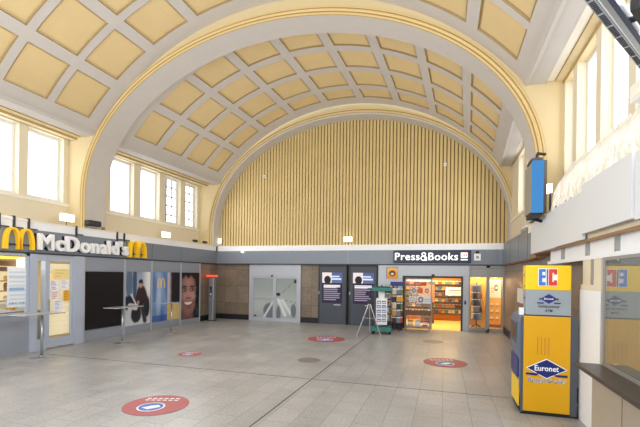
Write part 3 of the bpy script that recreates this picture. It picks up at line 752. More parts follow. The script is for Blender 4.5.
# shop interior
b = MB(); b.box(-2.6, -2.5, 16.95, 20.6, 0, 2.6, M['amber']); b.box(2.3, 2.4, 16.95, 20.6, 0, 2.6, M['amber']); b.box(-2.6, 2.4, 20.5, 20.6, 0, 2.6, M['amber']); b.box(.95, 1.0, 17.0, 18.0, 0, 2.55, M['amber_dk']); struct(b.build('wall_shop'))
b = MB(); b.box(-2.6, 2.4, 16.95, 20.6, 2.55, 2.6, M['cream_lt']); struct(b.build('ceiling_shop'))
b = MB(); b.box(-2.5, 2.3, 16.6, 20.5, 0, .004, M['shopfloor']); struct(b.build('floor_shop'))
arealight('shop_light', (-.6, 18.4, 2.5), (0, 0, 0), 2.6, 2.8, 210, (1, .78, .42))
MAGM = ['g1', 'g2', 'g3', 'g4', 'g5', 'g6', 'g7', 'g8']
def mag_proto(key, w_, h, dep=.012):
    b = MB(); b.box(-w_ / 2, w_ / 2, 0, dep, 0, h, M[key]); b.box(-w_ / 2 + .01, w_ / 2 - .01, -.002, 0, h * .78, h * .95, M['paper']); 
    return b.build('magazine')
def put_mags(pos, label, cat, group, w_, h, tilt=-.2, name='magazine', keys=MAGM):
    protos = {}
    for i, (x, y, z, rz) in enumerate(pos):
        k = keys[int(hsh(i, len(pos)) * len(keys)) % len(keys)]
        if k not in protos:
            o = mag_proto(k, w_, h); o.name = name; protos[k] = o
        else:
            o = protos[k].copy(); C.objects.link(o)
        o.location = (x, y, z); o.rotation_euler = (tilt, 0, rz); tag(o, label, cat, group)
def shop_shelf(name, label, x0, x1, y, levels, cat='shelf'):
    t = thing(name, label, cat, ((x0 + x1) / 2, y, 0)); hw = (x1 - x0) / 2
    b = MB(); b.box(-hw, hw, .3, .33, 0, levels[-1] + .4, M['amber_dk']); b.build('back_panel', t)
    for z in levels:
        b = MB(); b.box(-hw, hw, 0, .3, z - .03, z, M['wood']); b.box(-hw, hw, -.01, 0, z - .04, z + .03, M['g4']); b.build('shelf_board', t)
    for s_ in (-1, 1):
        b = MB(); b.box(s_ * hw - .02, s_ * hw + .02, 0, .33, 0, levels[-1] + .4, M['wood']); b.build('side_panel', t)
    return t
lv = [.35, .62, .9, 1.18, 1.46, 1.74]
shop_shelf('magazine_shelf', 'wide brown shelf of magazines on the back wall of the shop', -2.3, 1.6, 20.1, lv)
put_mags([(-2.2 + .155 * i, 20.22, z, 0) for z in lv for i in range(24)], 'magazine on the brown shelf at the back of the shop', 'magazine', 'magazines on the back shelf of the shop', .14, .2)
b = MB(); b.box(-.42, .42, 0, .03, 0, .36, M['white']); b.box(-.3, .3, -.002, 0, .2, .24, M['g2']); b.box(-.3, .3, -.002, 0, .1, .14, M['alu']); tag(b.build('hanging_sign'), 'white hanging board inside the shop in front of the shelves', 'sign').location = (.5, 19.2, 1.28)
t = thing('display_stand', 'dark display stand in the shop doorway, tan at the top', 'stand', (-.72, 18.9, 0))
b = MB(); b.box(-.3, .3, -.2, .2, 0, .12, M['dark']); b.build('base', t); b = MB(); b.box(-.28, .28, -.17, .17, .12, .95, M['g4']); b.build('cabinet', t, bevel=.02); b = MB(); b.box(-.32, .32, -.2, .2, .95, 1.75, M['g7']); b.box(-.28, .28, -.21, -.2, 1.0, 1.7, M['wood']); b.build('rack', t)
for i in range(3):
    b = MB(); b.lathe([(.07, 0), (.08, .02), (.08, .06)], (0, 0, 0), M['lamp'], 14); tag(b.build('ceiling_spotlight'), 'round lit spotlight in the shop ceiling', 'light', 'shop ceiling spotlights').location = (-1.4 + i * .9, 17.8, 2.5)

# vitrines right of the doorway
for bx_ in ((1.0, 2.28, 17.5, 17.55, .13, 2.5, 'amber'), (1.6, 1.64, 16.75, 17.5, .13, 2.5, 'amber'), (1.0, 2.28, 16.75, 17.5, .1, .13, 'amber'), (1.0, 2.28, 16.75, 17.5, 2.46, 2.5, 'cream_lt'), (2.25, 2.29, 16.75, 17.5, .13, 2.5, 'amber')):
    b = MB(); b.box(*bx_[:6], M[bx_[6]]); struct(b.build('wall_display_window'))
for k, (x0, x1) in enumerate(((.97, 1.56), (1.68, 2.14))):
    w = bpy.data.objects.new('window_%d' % (32 + k), None); C.objects.link(w); w.location = (x0, 16.66, .13); struct(w)
    b = MB(); b.box(0, x1 - x0, 0, .006, 0, 2.35, M['glass']); b.build('pane', w)
    b = MB(); b.box(0, x1 - x0, -.01, .02, 1.98, 2.35, M['alu']); b.build('head_panel', w)
    arealight('display_light', ((x0 + x1) / 2, 17.05, 2.42), (0, 0, 0), .3, .3, 17, (1, .76, .42))
    b = MB(); b.lathe([(.06, 0), (.07, .02), (.07, .05)], (0, 0, 0), M['lamp'], 14); tag(b.build('display_spotlight'), ('round lit spotlight above the magazine spinner in the display window', 'round lit spotlight above the orange poster in the display window')[k], 'light').location = ((x0 + x1) / 2, 16.85, 2.1)
def orange_ad(u, v):
    c = lerp((232, 150, 40), (244, 190, 90), v)
    for r in range(3):
        for q in range(2):
            c = lerp(c, (250, 224, 170), ell(u, v, .28 + .45 * q, .25 + .26 * r, .14, .05, .4)); c = lerp(c, (210, 110, 30), ell(u, v, .28 + .45 * q, .18 + .26 * r, .17, .03, .4))
    return c
t = thing('poster_stand', 'orange and white advertising board in the display window next to the corner', 'poster', (1.93, 17.2, .13))
paint('orange_print', .46, 1.05, 14, 30, orange_ad, F_end((-.23, 0, .12)), t, M['print_lit'])
def white_ad(u, v):
    c = (246, 238, 214)
    if abs(math.hypot(u - .62, v - .55) - .13) < .035: c = (70, 70, 84)
    if .15 < u < .45 and .2 < v < .75 and (v * 9) % 1 > .4: c = (220, 170, 130)
    return c
paint('white_print', .46, .72, 14, 20, white_ad, F_end((-.23, 0, 1.18)), t, M['print_lit'])
b = MB(); b.box(-.25, .25, .01, .04, 0, 1.95, M['wood']); b.build('backing_board', t)
# magazine spinner seen in the first vitrine (stands inside it)
def spinner(name, label, x, y, z0, h, r, m_post, base='feet'):
    t = thing(name, label, 'rack', (x, y, z0))
    b = MB(); b.tube([(0, 0, .06), (0, 0, h)], .022, m_post, 10); b.build('pole', t)
    for k in range(4):
        a = k * PI / 2 + .6; b = MB(); b.tube([(0, 0, .12), (.22 * math.cos(a), .22 * math.sin(a), .03)], .014, m_post); b.build('foot', t)
    for k in range(5):
        z = .32 + k * (h - .4) / 5
        b = MB(); n = 20
        b.tube([(r * math.cos(2 * PI * i / n), r * math.sin(2 * PI * i / n), z) for i in range(n + 1)], .006, m_post, 6, False)
        for q in range(4): a = q * PI / 2 + .4; b.tube([(0, 0, z), (r * math.cos(a), r * math.sin(a), z)], .005, m_post, 5)
        b.build('wire_tray', t)
    return t
spinner('magazine_spinner', 'dark wire magazine spinner inside the lit display window', 1.24, 16.98, .13, 1.78, .17, M['black'])
put_mags([(1.24 + .19 * math.sin(a), 16.98 - .19 * math.cos(a), .13 + .34 + k * .276, a) for k in range(5) for a in (-1.1, -.35, .4, 1.15)], 'magazine standing in the spinner in the lit display window', 'magazine', 'magazines in the display window spinner', .17, .255, -.12, keys=['g3', 'g8', 'g4', 'g7', 'g3', 'g8'])
t = thing('floor_rail', 'low bent metal rail on the floor in front of the display window', 'rail', (1.28, 16.2, 0))
b = MB(); b.tube([(-.32, 0, 0), (-.32, 0, .16), (.28, 0, .16), (.28, 0, 0)], .015, M['alu']); b.build('front_bar', t); b = MB(); b.tube([(-.32, 0, .16), (-.3, .3, .16), (.3, .3, .16), (.28, 0, .16)], .012, M['alu']); b.build('rear_bar', t)

# table with goods in front of the sliding pane
t = thing('sales_table', 'brown sales table with metal legs in front of the shop pane', 'table', (-.98, 16.1, 0))
b = MB(); b.box(-.5, .5, -.28, .28, .62, .66, M['wood']); b.box(-.5, .5, -.29, -.27, .62, .8, M['brown']); b.box(-.5, .5, .27, .29, .62, .8, M['brown']); b.box(-.51, -.49, -.28, .28, .62, .8, M['brown']); b.box(.49, .51, -.28, .28, .62, .8, M['brown']); b.build('tray', t)
for sx in (-1, 1):
    for sy in (-1, 1):
        b = MB(); b.tube([(sx * .46, sy * .24, .0), (sx * .46, sy * .24, .62)], .018, M['steel']); b.build('leg', t)
b = MB(); b.box(-.44, .44, -.24, .24, .16, .18, M['alu']); b.build('lower_shelf', t)
put_mags([(-1.4 + .12 * i, 16.0 + .1 * (i % 2), .67, 0) for i in range(8)], 'book standing in the brown sales table tray', 'book', 'books in the sales table tray', .1, .2, -.5, 'paperback_book')
for i in range(3):
    b = MB(); b.box(-.1, .1, -.14, .14, 0, .22, M[['g5', 'g3', 'g1'][i]]); b.box(-.102, .102, -.142, -.13, .06, .16, M['paper']); tag(b.build('goods_box', bevel=.005), ['yellow box on the lower shelf of the sales table', 'pale box on the lower shelf of the sales table', 'red box on the lower shelf of the sales table'][i], 'box').location = (-1.25 + i * .28, 16.1, .18)

# teal postcard rack
t = thing('postcard_rack', 'teal postcard rack on castors with blue postcards, beside the silver stand', 'rack', (-2.18, 14.7, 0), .12)
b = MB(); b.box(-.36, .36, -.3, .3, .1, .26, M['teal']); base_ = b.build('base', t, bevel=.02)
b = MB(); b.box(-.37, .37, -.31, .31, 1.56, 1.7, M['teal']); b.box(-.3, .3, -.25, .25, 1.7, 1.74, M['teal_dk']); b.build('header', t, bevel=.02)
b = MB()
for sx in (-1, 1):
    for sy in (-1, 1): b.tube([(sx * .33, sy * .27, .26), (sx * .33, sy * .27, 1.56)], .014, M['dark'])
b.build('corner_post', t)
b = MB(); b.box(-.2, .2, -.2, .2, .34, 1.3, M['white']); b.build('card_column', t, bevel=.01); b = MB(); b.box(-.1, .1, -.1, .1, 1.3, 1.56, M['white']); b.build('neck', t)
for sx in (-1, 1):
    for sy in (-1, 1): b = MB(); b.lathe([(.02, 0), (.045, .02), (.045, .08), (.02, .1)], (sx * .3, sy * .24, 0), M['black'], 12); b.build('castor', base_)
for k in range(5):
    for q in range(2):
        b = MB(); b.box(-.075, .075, 0, .006, 0, .11, M['navy_card'] if k % 2 else M['g8']); b.box(-.06, .06, -.002, 0, .03, .06, M['paper'])
        o = tag(b.build('postcard'), 'blue postcard on the white column of the teal rack', 'postcard', 'postcards on the teal rack'); o.location = (-2.185 + (q - .5) * .18 + .025, 14.488 + (q - .5) * .02, .45 + k * .165); o.rotation_euler = (-.1, 0, .12)
for sd in (-1, 1):
    for k in range(6):
        b = MB(); b.box(-.005, .005, -.07, .07, 0, .14, M[['g4', 'g2', 'g8', 'g4', 'g6', 'g2'][k]]); b.box(-.0065, .0065, -.05, .05, .09, .12, M['paper'])
        o = tag(b.build('postcard'), ('dark postcard on the outer side of the teal rack facing the slate wall panels', 'dark postcard on the side of the teal rack facing the shop doorway')[sd > 0], 'postcard', ('postcards on one side of the teal rack', 'postcards on the other side of the teal rack')[sd > 0]); o.location = (-2.18 + sd * .345, 14.6, .42 + k * .185); o.rotation_euler = (0, 0, .12)
# dark magazine racks
spinner('newspaper_spinner', 'dark wire spinner full of magazines between the teal rack and the shop doorway', -1.72, 15.55, 0, 1.75, .2, M['black'])
b = MB(); b.box(-.26, .26, -.02, .02, 0, .16, M['navy']); tag(b.build('rack_topper'), 'blue header board on top of the dark magazine spinner', 'sign').location = (-1.72, 15.55, 1.74)
put_mags([(-1.72 + .22 * math.sin(a), 15.55 - .22 * math.cos(a), .34 + k * .27, a) for k in range(5) for a in (-1.2, -.4, .4, 1.2)], 'magazine in the dark wire spinner outside the shop', 'magazine', 'magazines in the spinner outside the shop', .16, .24, -.12)
t = thing('newspaper_rack', 'tall narrow newspaper rack against the shop front behind the teal rack', 'rack', (-2.2, 16.3, 0))
b = MB(); b.box(-.26, .26, .1, .13, .05, 1.75, M['dark']); b.build('back_panel', t)
for k in range(5): b = MB(); b.box(-.26, .26, -.06, .1, .3 + k * .3, .32 + k * .3, M['alu']); b.box(-.26, .26, -.07, -.06, .3 + k * .3, .37 + k * .3, M['alu']); b.build('tray', t)
b = MB(); b.box(-.28, .28, -.12, .16, 0, .05, M['dark']); b.build('base', t)
put_mags([(-2.34 + .14 * i, 16.33, .325 + k * .3, 0) for k in range(5) for i in range(3)], 'newspaper standing in the narrow rack behind the teal rack', 'newspaper', 'newspapers in the narrow rack', .12, .22, -.15, 'newspaper', ['g5', 'g3', 'g1', 'g5', 'g8'])
b = MB(); b.lathe([(.16, 0), (.17, .02), (.2, .62), (.19, .64)], (0, 0, 0), M['dark'], 20); tag(b.build('litter_bin'), 'dark round bin beside the sales table', 'bin').location = (-1.72, 16.15, 0)
# silver A-frame stand
t = thing('tripod_stand', 'silver three-legged stand next to the teal postcard rack', 'stand', (-2.5, 13.95, 0))
for (x, y) in ((-.42, -.12), (.42, -.02), (-.05, .4)):
    b = MB(); b.tube([(0, 0, 1.18), (x, y, .0)], [.022, .016], M['chrome']); b.build('leg', t)
b = MB(); b.lathe([(.03, 0), (.045, .02), (.045, .1), (.02, .14)], (0, 0, 1.12), M['dark'], 14); b.build('head', t)
b = MB(); b.tube([(-.2, -.055, .62), (.2, -.01, .62)], .01, M['chrome']); b.build('spreader', t)

# ------------------------------------------------------------------ right wall
b = MB(); b.box(2.2, 2.5, 6.98, 16.7, .24, 2.6, M['stone_yz']); b.box(2.18, 2.5, 6.95, 16.7, 0, .24, M['black']); struct(b.build('wall_stone_right'))
b = MB(); b.box(2.15, 2.5, 10.9, YE, 2.6, 3.42, M['fascia']); b.box(2.1, 2.2, 10.9, YE, 2.56, 2.61, M['brown'])
for y in (12.0, 13.4, 15.0): b.box(2.146, 2.15, y, y + .012, 2.61, 3.42, M['dark'])
struct(b.build('trim_15'))
for i, (y0, y1, xo, z0, z1) in enumerate(((8.15, 10.22, 1.90, 2.66, 3.36), (6.6, 8.12, 1.89, 2.67, 3.37), (4.95, 6.57, 1.86, 2.74, 3.44), (3.2, 4.92, 1.88, 2.72, 3.42), (1.6, 3.17, 1.88, 2.72, 3.42))):
    b = MB(); b.box(xo, xo + .04, y0, y1, z0, z1, M['panel_white']); b.box(xo + .04, 2.5, y0 + .03, y1 - .03, z0 + .03, z1 - .01, M['alu'])
    struct(b.build('trim_%d' % (16 + i)))
b = MB(); b.box(1.93, 2.5, 1.6, 10.2, 2.64, 2.67, M['wood']); b.box(1.96, 2.5, 1.6, 10.2, 2.67, 2.80, M['cream']); b.box(2.0, 2.5, 10.2, 10.95, 2.58, 2.68, M['wood']); struct(b.build('trim_21'))
b = MB(); b.box(1.96, 2.5, 1.6, 10.9, 3.2, 3.36, M['cream_lt']); struct(b.build('trim_22'))
# transom lights and frame
b = MB(); b.box(1.98, 2.06, 1.6, 9.0, 2.38, 2.44, M['white'])
for y in (8.0, 6.73, 5.68, 4.6, 3.5, 2.4): b.box(1.975, 2.06, y, y + .025, 2.44, 2.64, M['alu'])
b.box(2.03, 2.05, 1.6, 9.0, 2.44, 2.64, M['white'])
b.box(1.96, 2.02, 5.98, 6.07, 1.0, 2.38, M['front_lt'])
b.box(1.96, 2.04, 6.07, 6.88, 1.94, 2.02, M['cream']); b.box(1.97, 2.04, 6.44, 6.5, 2.02, 2.38, M['alu']); b.box(1.99, 2.04, 6.07, 6.9, 2.02, 2.38, M['cream'])
b.box(1.96, 2.04, 6.06, 6.92, 0, 1.94, M['white'])
struct(b.build('wall_office_front'))
w = bpy.data.objects.new('window_40', None); C.objects.link(w); w.location = (1.95, 2.0, 1.0); struct(w)
b = MB(); b.box(0, .05, 3.94, 3.98, 0, 1.38, M['alu']); b.box(0, .05, 0, 3.94, 0, .04, M['alu']); b.box(0, .05, 0, 3.94, 1.34, 1.38, M['alu']); b.build('window_frame', w)
b = MB(); b.box(.01, .016, 0, 3.94, .04, 1.34, M['mirrorglass']); b.build('pane', w)
b = MB(); b.box(3.2, 3.25, 1.6, 7.0, 0, 2.7, M['tan']); b.box(2.1, 3.25, 6.93, 6.97, 0, 2.7, M['tan']); struct(b.build('wall_office'))
b = MB(); b.box(1.66, 1.95, 1.8, 6.05, .95, 1.0, M['sillstone']); struct(b.build('trim_23', bevel=.006))
b = MB(); b.box(1.955, 2.2, 1.8, 5.98, .99, 1.0, M['front_lt']); b.box(1.86, 1.9, 1.8, 6.03, .0, .95, M['apron'])
for y in (5.1, 4.2, 3.3): b.box(1.857, 1.86, y, y + .01, 0, .95, M['brown'])
struct(b.build('wall_apron_right'))
# white bird net draped along the window sills
mb = MB(); n = 150; mi = mb.mi(M['net']); rows = 7
for i in range(n + 1):
    y = 1.8 + (8.75 - 1.8) * i / n
    for j in range(rows):
        q = j / (rows - 1); x = 1.96 + .30 * q + .04 * (hsh(i, j) - .5); z = 3.40 + .82 * q ** 1.2 + .10 * math.sin(i * .9 + j) * (1 - abs(q - .5) * 1.2) * .5 + .07 * (hsh(i + 9, j) - .5)
        x -= .08 * math.sin(PI * q)
        mb.v.append((x, y, z))
for i in range(n):
    for j in range(rows - 1):
        a_ = i * rows + j; mb.f.append((a_, a_ + rows, a_ + rows + 1, a_ + 1)); mb.m.append(mi)
tag(recentre(mb.build('bird_net')), 'rumpled white bird net draped along the sill under the tall windows', 'net')
# block on the sill close to the top lamp
b = MB(); b.box(-.1, .1, -.16, .16, 0, .2, M['white']); b.box(-.11, -.1, -.12, .12, .03, .17, M['cream_lt']); tag(b.build('junction_box', bevel=.02), 'white box standing on the window sill above the net', 'box').location = (2.2, 5.5, 4.2)
# hanging blue display
t = thing('hanging_display', 'tall blue lit display box hung on the arch pier of the side wall', 'display', (1.72, 9.06, 3.39))
b = MB(); b.box(-.08, .17, -.33, .33, 0, 1.03, M['dark']); b.build('case', t, bevel=.01)
b = MB(); b.box(-.1, .11, -.35, -.33, .0, 1.02, M['blue_screen']); b.build('blue_face', t)
b = MB(); b.box(-.1, -.08, -.33, .33, .02, 1.0, M['alu']); b.build('side_screen', t)
b = MB(); b.box(-.09, .1, -.3, .2, 1.03, 1.09, M['black']); b.tube([(0, -.2, 1.06), (.03, -.2, 1.2), (.18, -.1, 1.2)], .03, M['black']); b.build('top_mount', t)
b = MB(); b.box(-.08, .1, -.3, .3, -.07, 0, M['black']); b.tube([(0, .1, -.05), (.18, .1, -.12)], .03, M['black']); b.build('bottom_mount', t)
t = thing('flood_lamp', 'bright lit white flood lamp on the right side sill below the blue display', 'lamp', (1.98, 9.0, 3.82))
b = MB(); b.box(-.08, .05, -.09, .09, 0, .16, M['lamp_w']); b.build('lamp_glass', t); b = MB(); b.tube([(.03, 0, -.35), (.03, 0, 0)], .02, M['dark']); b.build('bracket', t)
b = MB(); b.box(-.12, .12, -.35, .35, 0, .1, M['alu']); b.box(-.1, .1, -.3, .3, .1, .16, M['white']); tag(b.build('cable_tray', bevel=.01), 'grey cable box on top of the corner fascia below the blue display', 'box').location = (2.25, 12.6, 3.42)
# slotted lamp bar hanging near the camera at the top
A = Vector((.85, 3.02, 4.02)); Bv = Vector((1.97, 4.70, 4.1)); dv = (Bv - A); Lb = dv.length
t = thing('vented_lamp_bar', 'long grey lamp bar with slotted vents hanging at an angle by the tall windows', 'lamp', tuple((A + Bv) / 2)); t.rotation_euler = (0, 0, math.atan2(dv.y, dv.x))
# local x along the bar, local y to its left
b = MB(); b.box(-Lb / 2, Lb / 2, -.05, .0, .0, .06, M['steel']); b.box(-Lb / 2, Lb / 2, -.012, -.006, -.006, .0, M['white']); b.build('housing', t)
b = MB(); b.box(-Lb / 2, Lb / 2, -.085, -.05, -.008, .08, M['dark_navy']); b.build('side_rail', t)
b = MB(); b.box(-Lb / 2, Lb / 2, .0, .052, -.012, .03, M['front_lt']); vs = b.build('vent_strip', t)
b = MB(); k = 0; xx = -Lb / 2 + .03
while xx < Lb / 2 - .03:
    if k % 9 != 8: b.box(xx, xx + .013, .008, .044, -.016, -.011, M['dark'])
    xx += .024; k += 1
b.build('vent_slots', vs)
b = MB(); b.box(-.42, .05, -.17, -.115, .0, .08, M['black']); b.tube([(-.2, -.07, .05), (-.18, -.14, .06)], .025, M['dark']); mbk = b.build('mount_bracket', t)
b = MB(); b.box(-.4, .2, -.25, -.17, .02, .1, M['steel']); b.build('ballast_box', mbk)
# paper on the stone behind the machine
tag(recentre(paint('paper_notice', 1.05, .44, 10, 14, lines((232, 232, 230), (130, 130, 134), 7, 4), F_right((2.19, 13.75, 1.36)))), 'white printed notice on the stone wall behind the cash machine', 'notice')

# ------------------------------------------------------------------ cash machine
t = thing('cash_machine', 'tall yellow and grey cash machine with blue diamond logo beside the office window', 'cash machine', (1.52, 6.85, 0))
# side silhouette: x from user front (-) to wall (+); extruded along y
prof = [(-.34, .03), (.38, .03), (.38, 1.53), (-.36, 1.53), (-.385, 1.48), (-.41, 1.38), (-.415, 1.05), (-.40, .98), (-.385, .9), (-.38, .4), (-.36, .2)]
frA = lambda u, v, w: (u, w, v)
b = MB(); b.prism(prof, .02, .74, M['atm_grey'], frA); b.build('casing', t, bevel=.012)
b = MB(); b.box(-.33, .31, 0, .03, .05, 1.52, M['atm_yellow']); sp_ = b.build('side_panel', t, bevel=.008)
b = MB(); b.box(.31, .40, .005, .03, .03, 1.53, M['atm_dk']); b.box(-.365, -.33, .005, .03, .03, 1.5, M['atm_dk']); b.build('edge_strip', t)
b = MB(); b.box(-.36, .42, .01, .75, 0, .05, M['black']); b.build('plinth', t)
b = MB(); b.box(-.42, -.41, .1, .66, 1.08, 1.4, M['atm_dk']); b.box(-.422, -.42, .2, .5, 1.14, 1.34, M['black_gl']); b.box(-.40, -.38, .06, .7, .55, .85, M['navy']); b.box(-.39, -.375, .06, .7, .1, .5, M['yellow']); b.build('control_panel', t)
b = MB(); b.box(-.385, -.32, .05, .12, 1.53, 1.64, M['white']); b.build('privacy_mirror', t)
b = MB(); b.box(-.305, .31, 0, .24, 1.54, 1.92, M['atm_sil']); lt_ = b.build('lower_topper', t, bevel=.006)
b = MB(); b.box(-.31, .31, 0, .24, 1.92, 2.30, M['yellow']); ut_ = b.build('upper_topper', t, bevel=.012)
b = MB(); b.box(-.32, -.29, .0, .0, 1.55, 1.9, M['alu'])
b = MB()
for k in range(4): b.box(-.314, -.304, .1, .13, 1.6 + k * .18, 1.63 + k * .18, M['dark'])
b.build('hinge', ut_)
fr = F_end((0, 0, 0))
# ec mark
b = MB(); m = M['ec_blue']; x0, z0, H_ = -.13, 1.995, .25
b.box(x0 - .01, x0 + .255, -.002, 0, z0 - .01, z0 + H_ + .01, M['sign_white']); b.build('logo_ground', ut_); b = MB()
W3 = .09
b.prism([(x0, z0), (x0 + W3, z0), (x0 + W3, z0 + .05), (x0 + .042, z0 + .05), (x0 + .042, z0 + .115), (x0 + W3, z0 + .115), (x0 + W3, z0 + H_), (x0, z0 + H_)], 0.0, .012, m, fr); b.build('blue_letter', ut_)
b = MB(); b.box(x0 + .045, x0 + .085, -.014, -.012, z0 + .155, z0 + .205, M['sign_white']); b.build('letter_counter', ut_)
b = MB(); b.box(x0 + W3 + .018, x0 + W3 + .03, -.012, 0, z0, z0 + H_, M['navy']); b.build('logo_bar', ut_)
b = MB(); x1 = x0 + W3 + .045
b.prism([(x1, z0), (x1 + .11, z0), (x1 + .11, z0 + .08), (x1 + .07, z0 + .08), (x1 + .07, z0 + .055), (x1 + .045, z0 + .055), (x1 + .045, z0 + .195), (x1 + .07, z0 + .195), (x1 + .07, z0 + .17), (x1 + .11, z0 + .17), (x1 + .11, z0 + H_), (x1, z0 + H_)], 0, .012, M['ec_red'], fr); b.build('red_letter', ut_)
def diamond(cx, cz, rw, rh, w0, mm, name):
    b = MB(); b.prism([(cx - rw, cz), (cx, cz - rh), (cx + rw, cz), (cx, cz + rh)], w0, w0 + .004, mm, fr); return b.build(name, lt_ if 'small' in name else sp_)
diamond(.01, 1.79, .115, .075, 0, M['navy'], 'small_diamond')
b = MB(); b.box(-.15, -.06, -.004, 0, 1.715, 1.735, M['navy']); b.box(.08, .17, -.004, 0, 1.715, 1.735, M['navy']); b.prism([(-.13, 1.785), (-.10, 1.765), (-.10, 1.805)], 0, .004, M['navy'], fr); b.prism([(.15, 1.785), (.12, 1.805), (.12, 1.765)], 0, .004, M['navy'], fr); b.build('small_bar', lt_)
text_mb('Euronet', .13, .028, .001, F_end((-.055, 0, 1.778)), M['sign_white'], .004, bold=.02).build('small_lettering', lt_)
text_mb('Geldautomat', .29, .042, .003, F_end((-.135, 0, 1.655)), M['black'], 0, bold=.01).build('caption', lt_)
text_mb('ATM', .10, .04, .003, F_end((-.04, 0, 1.59)), M['black'], 0, bold=.02).build('caption', lt_)
# big mark on the side panel
diamond(-.01, .72, .285, .155, 0, M['sign_white'], 'diamond_border'); diamond(-.01, .72, .262, .14, .004, M['navy'], 'diamond')
text_mb('Euronet', .33, .085, .002, F_end((-.175, 0, .685)), M['sign_white'], .008, bold=.02).build('lettering', sp_)
b = MB(); b.prism([(-.295, .615), (-.15, .605), (-.1, .645), (-.295, .645)], 0, .004, M['navy'], fr); b.prism([(.275, .64), (.08, .64), (.13, .605), (.275, .605)], 0, .004, M['navy'], fr); b.build('bar', sp_)
text_mb('Bargeld für alle!', .525, .095, .002, F_end((-.275, 0, .485)), M['sign_white'], 0, bold=.05, shear=.35).build('slogan_outline', sp_)
text_mb('Bargeld für alle!', .515, .085, .002, F_end((-.27, 0, .49)), M['navy'], .003, bold=.0, shear=.35).build('slogan', sp_)
b = MB()
for k in range(4): b.box(-.14 + k * .05, -.128 + k * .05, -.003, 0, .93, 1.2, M['amber_dk'])
b.build('vent_slots', sp_)

# ------------------------------------------------------------------ floor stickers and covers
def floor_sticker(x, y, r, rz, label, z=.003):
    t = thing('floor_sticker', label, 'sticker', (x, y, z), rz, None)
    b = MB(); b.lathe([(r, 0), (r, .003)], (0, 0, 0), M['red'], 40); rd_ = b.build('red_disc', t)
    b = MB(); b.lathe([(r * .42, 0), (r * .42, .001)], (-r * .08, -r * .22, .003), M['stick_white'], 32); b.build('white_ring', rd_)
    b = MB(); b.lathe([(r * .37, 0), (r * .37, .001)], (-r * .08, -r * .22, .004), M['stick_blue'], 32); b.build('blue_disc', rd_)
    b = MB(); b.prism([(-r * .34, -r * .3), (-r * .1, -r * .46), (r * .22, -r * .22), (r * .1, -r * .04), (-r * .12, -r * .12), (-r * .2, -r * .2)], .005, .006, M['stick_white'], F_floor((0, 0, 0))); b.build('pictogram', rd_)
    b = MB()
    for k in range(2):
        for q in range(6): b.box(-r * .55 + q * r * .19, -r * .42 + q * r * .19, r * (.42 + .18 * k), r * (.5 + .18 * k), .003, .004, M['stick_white'])
    b.build('print_line', rd_)
    return t
floor_sticker(-4.36, 5.31, .50, .3, 'red round floor sticker with white and blue centre, the nearest and largest')
floor_sticker(-6.34, 8.97, .30, .3, 'small red round floor sticker between the steel tables and the floor joint')
floor_sticker(-3.70, 12.69, .62, .3, 'red round floor sticker in front of the dark slate wall panels')
floor_sticker(.05, 10.28, .52, .3, 'red round floor sticker in front of the lit shop doorway')
for (x, y, r, l) in ((-3.18, 9.38, .28, 'round pale iron cover in the floor near the long joint'), (-.32, 13.52, .33, 'round dark iron cover in the floor close to the shop doorway')):
    b = MB(); b.lathe([(r, 0), (r, .004), (r * .9, .005)], (0, 0, 0), M['iron'], 32); tag(b.build('manhole_cover'), l, 'cover').location = (x, y, 0)

# ------------------------------------------------------------------ lamps on the ledges
def emergency(x, y, z, facing, label):
    t = thing('emergency_light', label, 'light', (x, y, z))
    b = MB()
    if facing == 'end': b.box(-.17, .17, -.08, 0, 0, .2, M['lamp']); bb_ = (-.18, .18, 0, .03, -.01, .21)
    else: b.box(0, .08, -.2, .2, 0, .2, M['lamp']); bb_ = (-.03, 0, -.21, .21, -.01, .21)
    b.build('diffuser', t); b = MB(); b.box(*bb_, M['white']); b.build('back_plate', t)
    b = MB(); b.tube([(0, 0, -.16), (0, 0, 0)], .012, M['dark']); b.build('stem', t)
emergency(-10.3, 16.68, 3.58, 'end', 'lit emergency light at the foot of the end arch on the slatted wall')
emergency(-3.95, 16.68, 3.57, 'end', 'lit emergency light in the middle of the slatted wall above the slate wall panels')
emergency(-10.6, 8.95, 3.6, 'left', 'lit emergency light at the pier above the shop name lettering')
emergency(-10.6, 13.3, 3.54, 'left', 'lit emergency light below the barred windows')
def flood(x, y, z, sc, label):
    t = thing('flood_light', label, 'lamp', (x, y, z))
    b = MB(); b.box(-.1 * sc, .1 * sc, -.22 * sc, .22 * sc, .05 * sc, .22 * sc, M['black']); hs_ = b.build('housing', t, bevel=.03 * sc)
    b = MB(); b.box(.1 * sc, .11 * sc, -.19 * sc, .19 * sc, .07 * sc, .2 * sc, M['dark']); b.build('lens', hs_)
    b = MB(); b.box(-.04 * sc, .04 * sc, -.12 * sc, .12 * sc, 0, .05 * sc, M['alu']); b.build('foot', t)
flood(-10.3, 9.6, 3.46, 1.05, 'black flood light on the ledge at the foot of the pier')
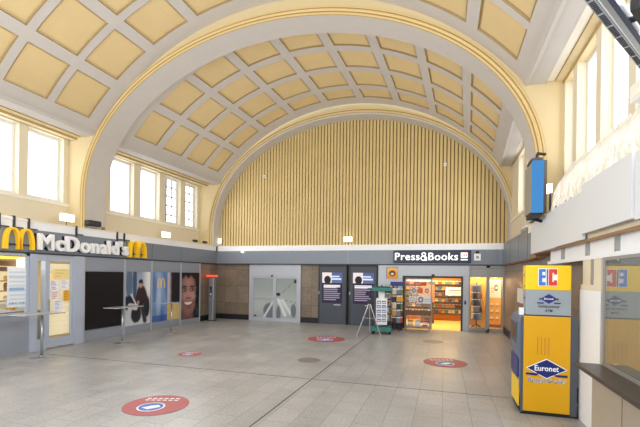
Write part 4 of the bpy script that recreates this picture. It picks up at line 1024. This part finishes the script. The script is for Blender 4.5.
flood(-10.3, 14.85, 3.46, .55, 'small black flood light on the ledge near the stone corner')
flood(-10.3, 15.6, 3.46, .55, 'small black flood light on the ledge right by the end wall corner')
b = MB(); b.lathe([(.05, 0), (.06, .03), (.04, .08)], (0, 0, 0), M['wood'], 12); tag(b.build('ledge_knob'), 'small brown knob on the ledge beside the black flood light', 'knob').location = (-10.33, 10.02, 3.46)
b = MB(); b.lathe([(.05, 0), (.07, .025), (.05, .05)], (0, 0, 0), M['lamp'], 16); tag(b.build('round_lamp'), 'small round lit lamp on the blue-grey fascia over the double door', 'lamp').location = (-8.9, YE - .08, 3.12)
for x, l in ((-7.93, 'small white detector on the slatted wall, on the side above the double door'), (-.02, 'small white detector on the slatted wall, above the shop sign')):
    t = thing('wall_detector', l, 'detector', (x, 16.74, 6.56)); b = MB(); b.box(-.06, .06, -.04, .03, 0, .12, M['white']); b.build('case', t, bevel=.01); b = MB(); b.box(-.025, .025, -.05, -.04, .03, .08, M['alu']); b.build('lens', t)

# ------------------------------------------------------------------ light
wd = bpy.data.worlds.new('sky'); bpy.context.scene.world = wd; wd.use_nodes = True
wd.node_tree.nodes['Background'].inputs[0].default_value = (.86, .93, 1, 1); wd.node_tree.nodes['Background'].inputs[1].default_value = 1.0
# unseen fill lamp added near the camera; others carry the tall windows' daylight
arealight('hall_fill', (-4, 1.3, 4.2), (math.radians(100), 0, 0), 11, 5, 420, (1, .97, .92))
arealight('window_daylight', (-10.2, 12.9, 5.0), (0, math.radians(-75), 0), 1.6, 5.5, 125, (1, .98, .95))
arealight('window_daylight', (-10.2, 5.5, 5.0), (0, math.radians(-75), 0), 1.6, 6, 150, (1, .98, .95))
arealight('window_daylight', (1.9, 5.4, 5.0), (0, math.radians(75), 0), 1.6, 6, 150, (1, .98, .95))
arealight('window_daylight', (1.9, 12.9, 5.0), (0, math.radians(75), 0), 1.6, 5, 100, (1, .98, .95))
sc = bpy.context.scene
sc.view_settings.view_transform = 'Standard'; sc.view_settings.look = 'None'; sc.view_settings.exposure = 0.0
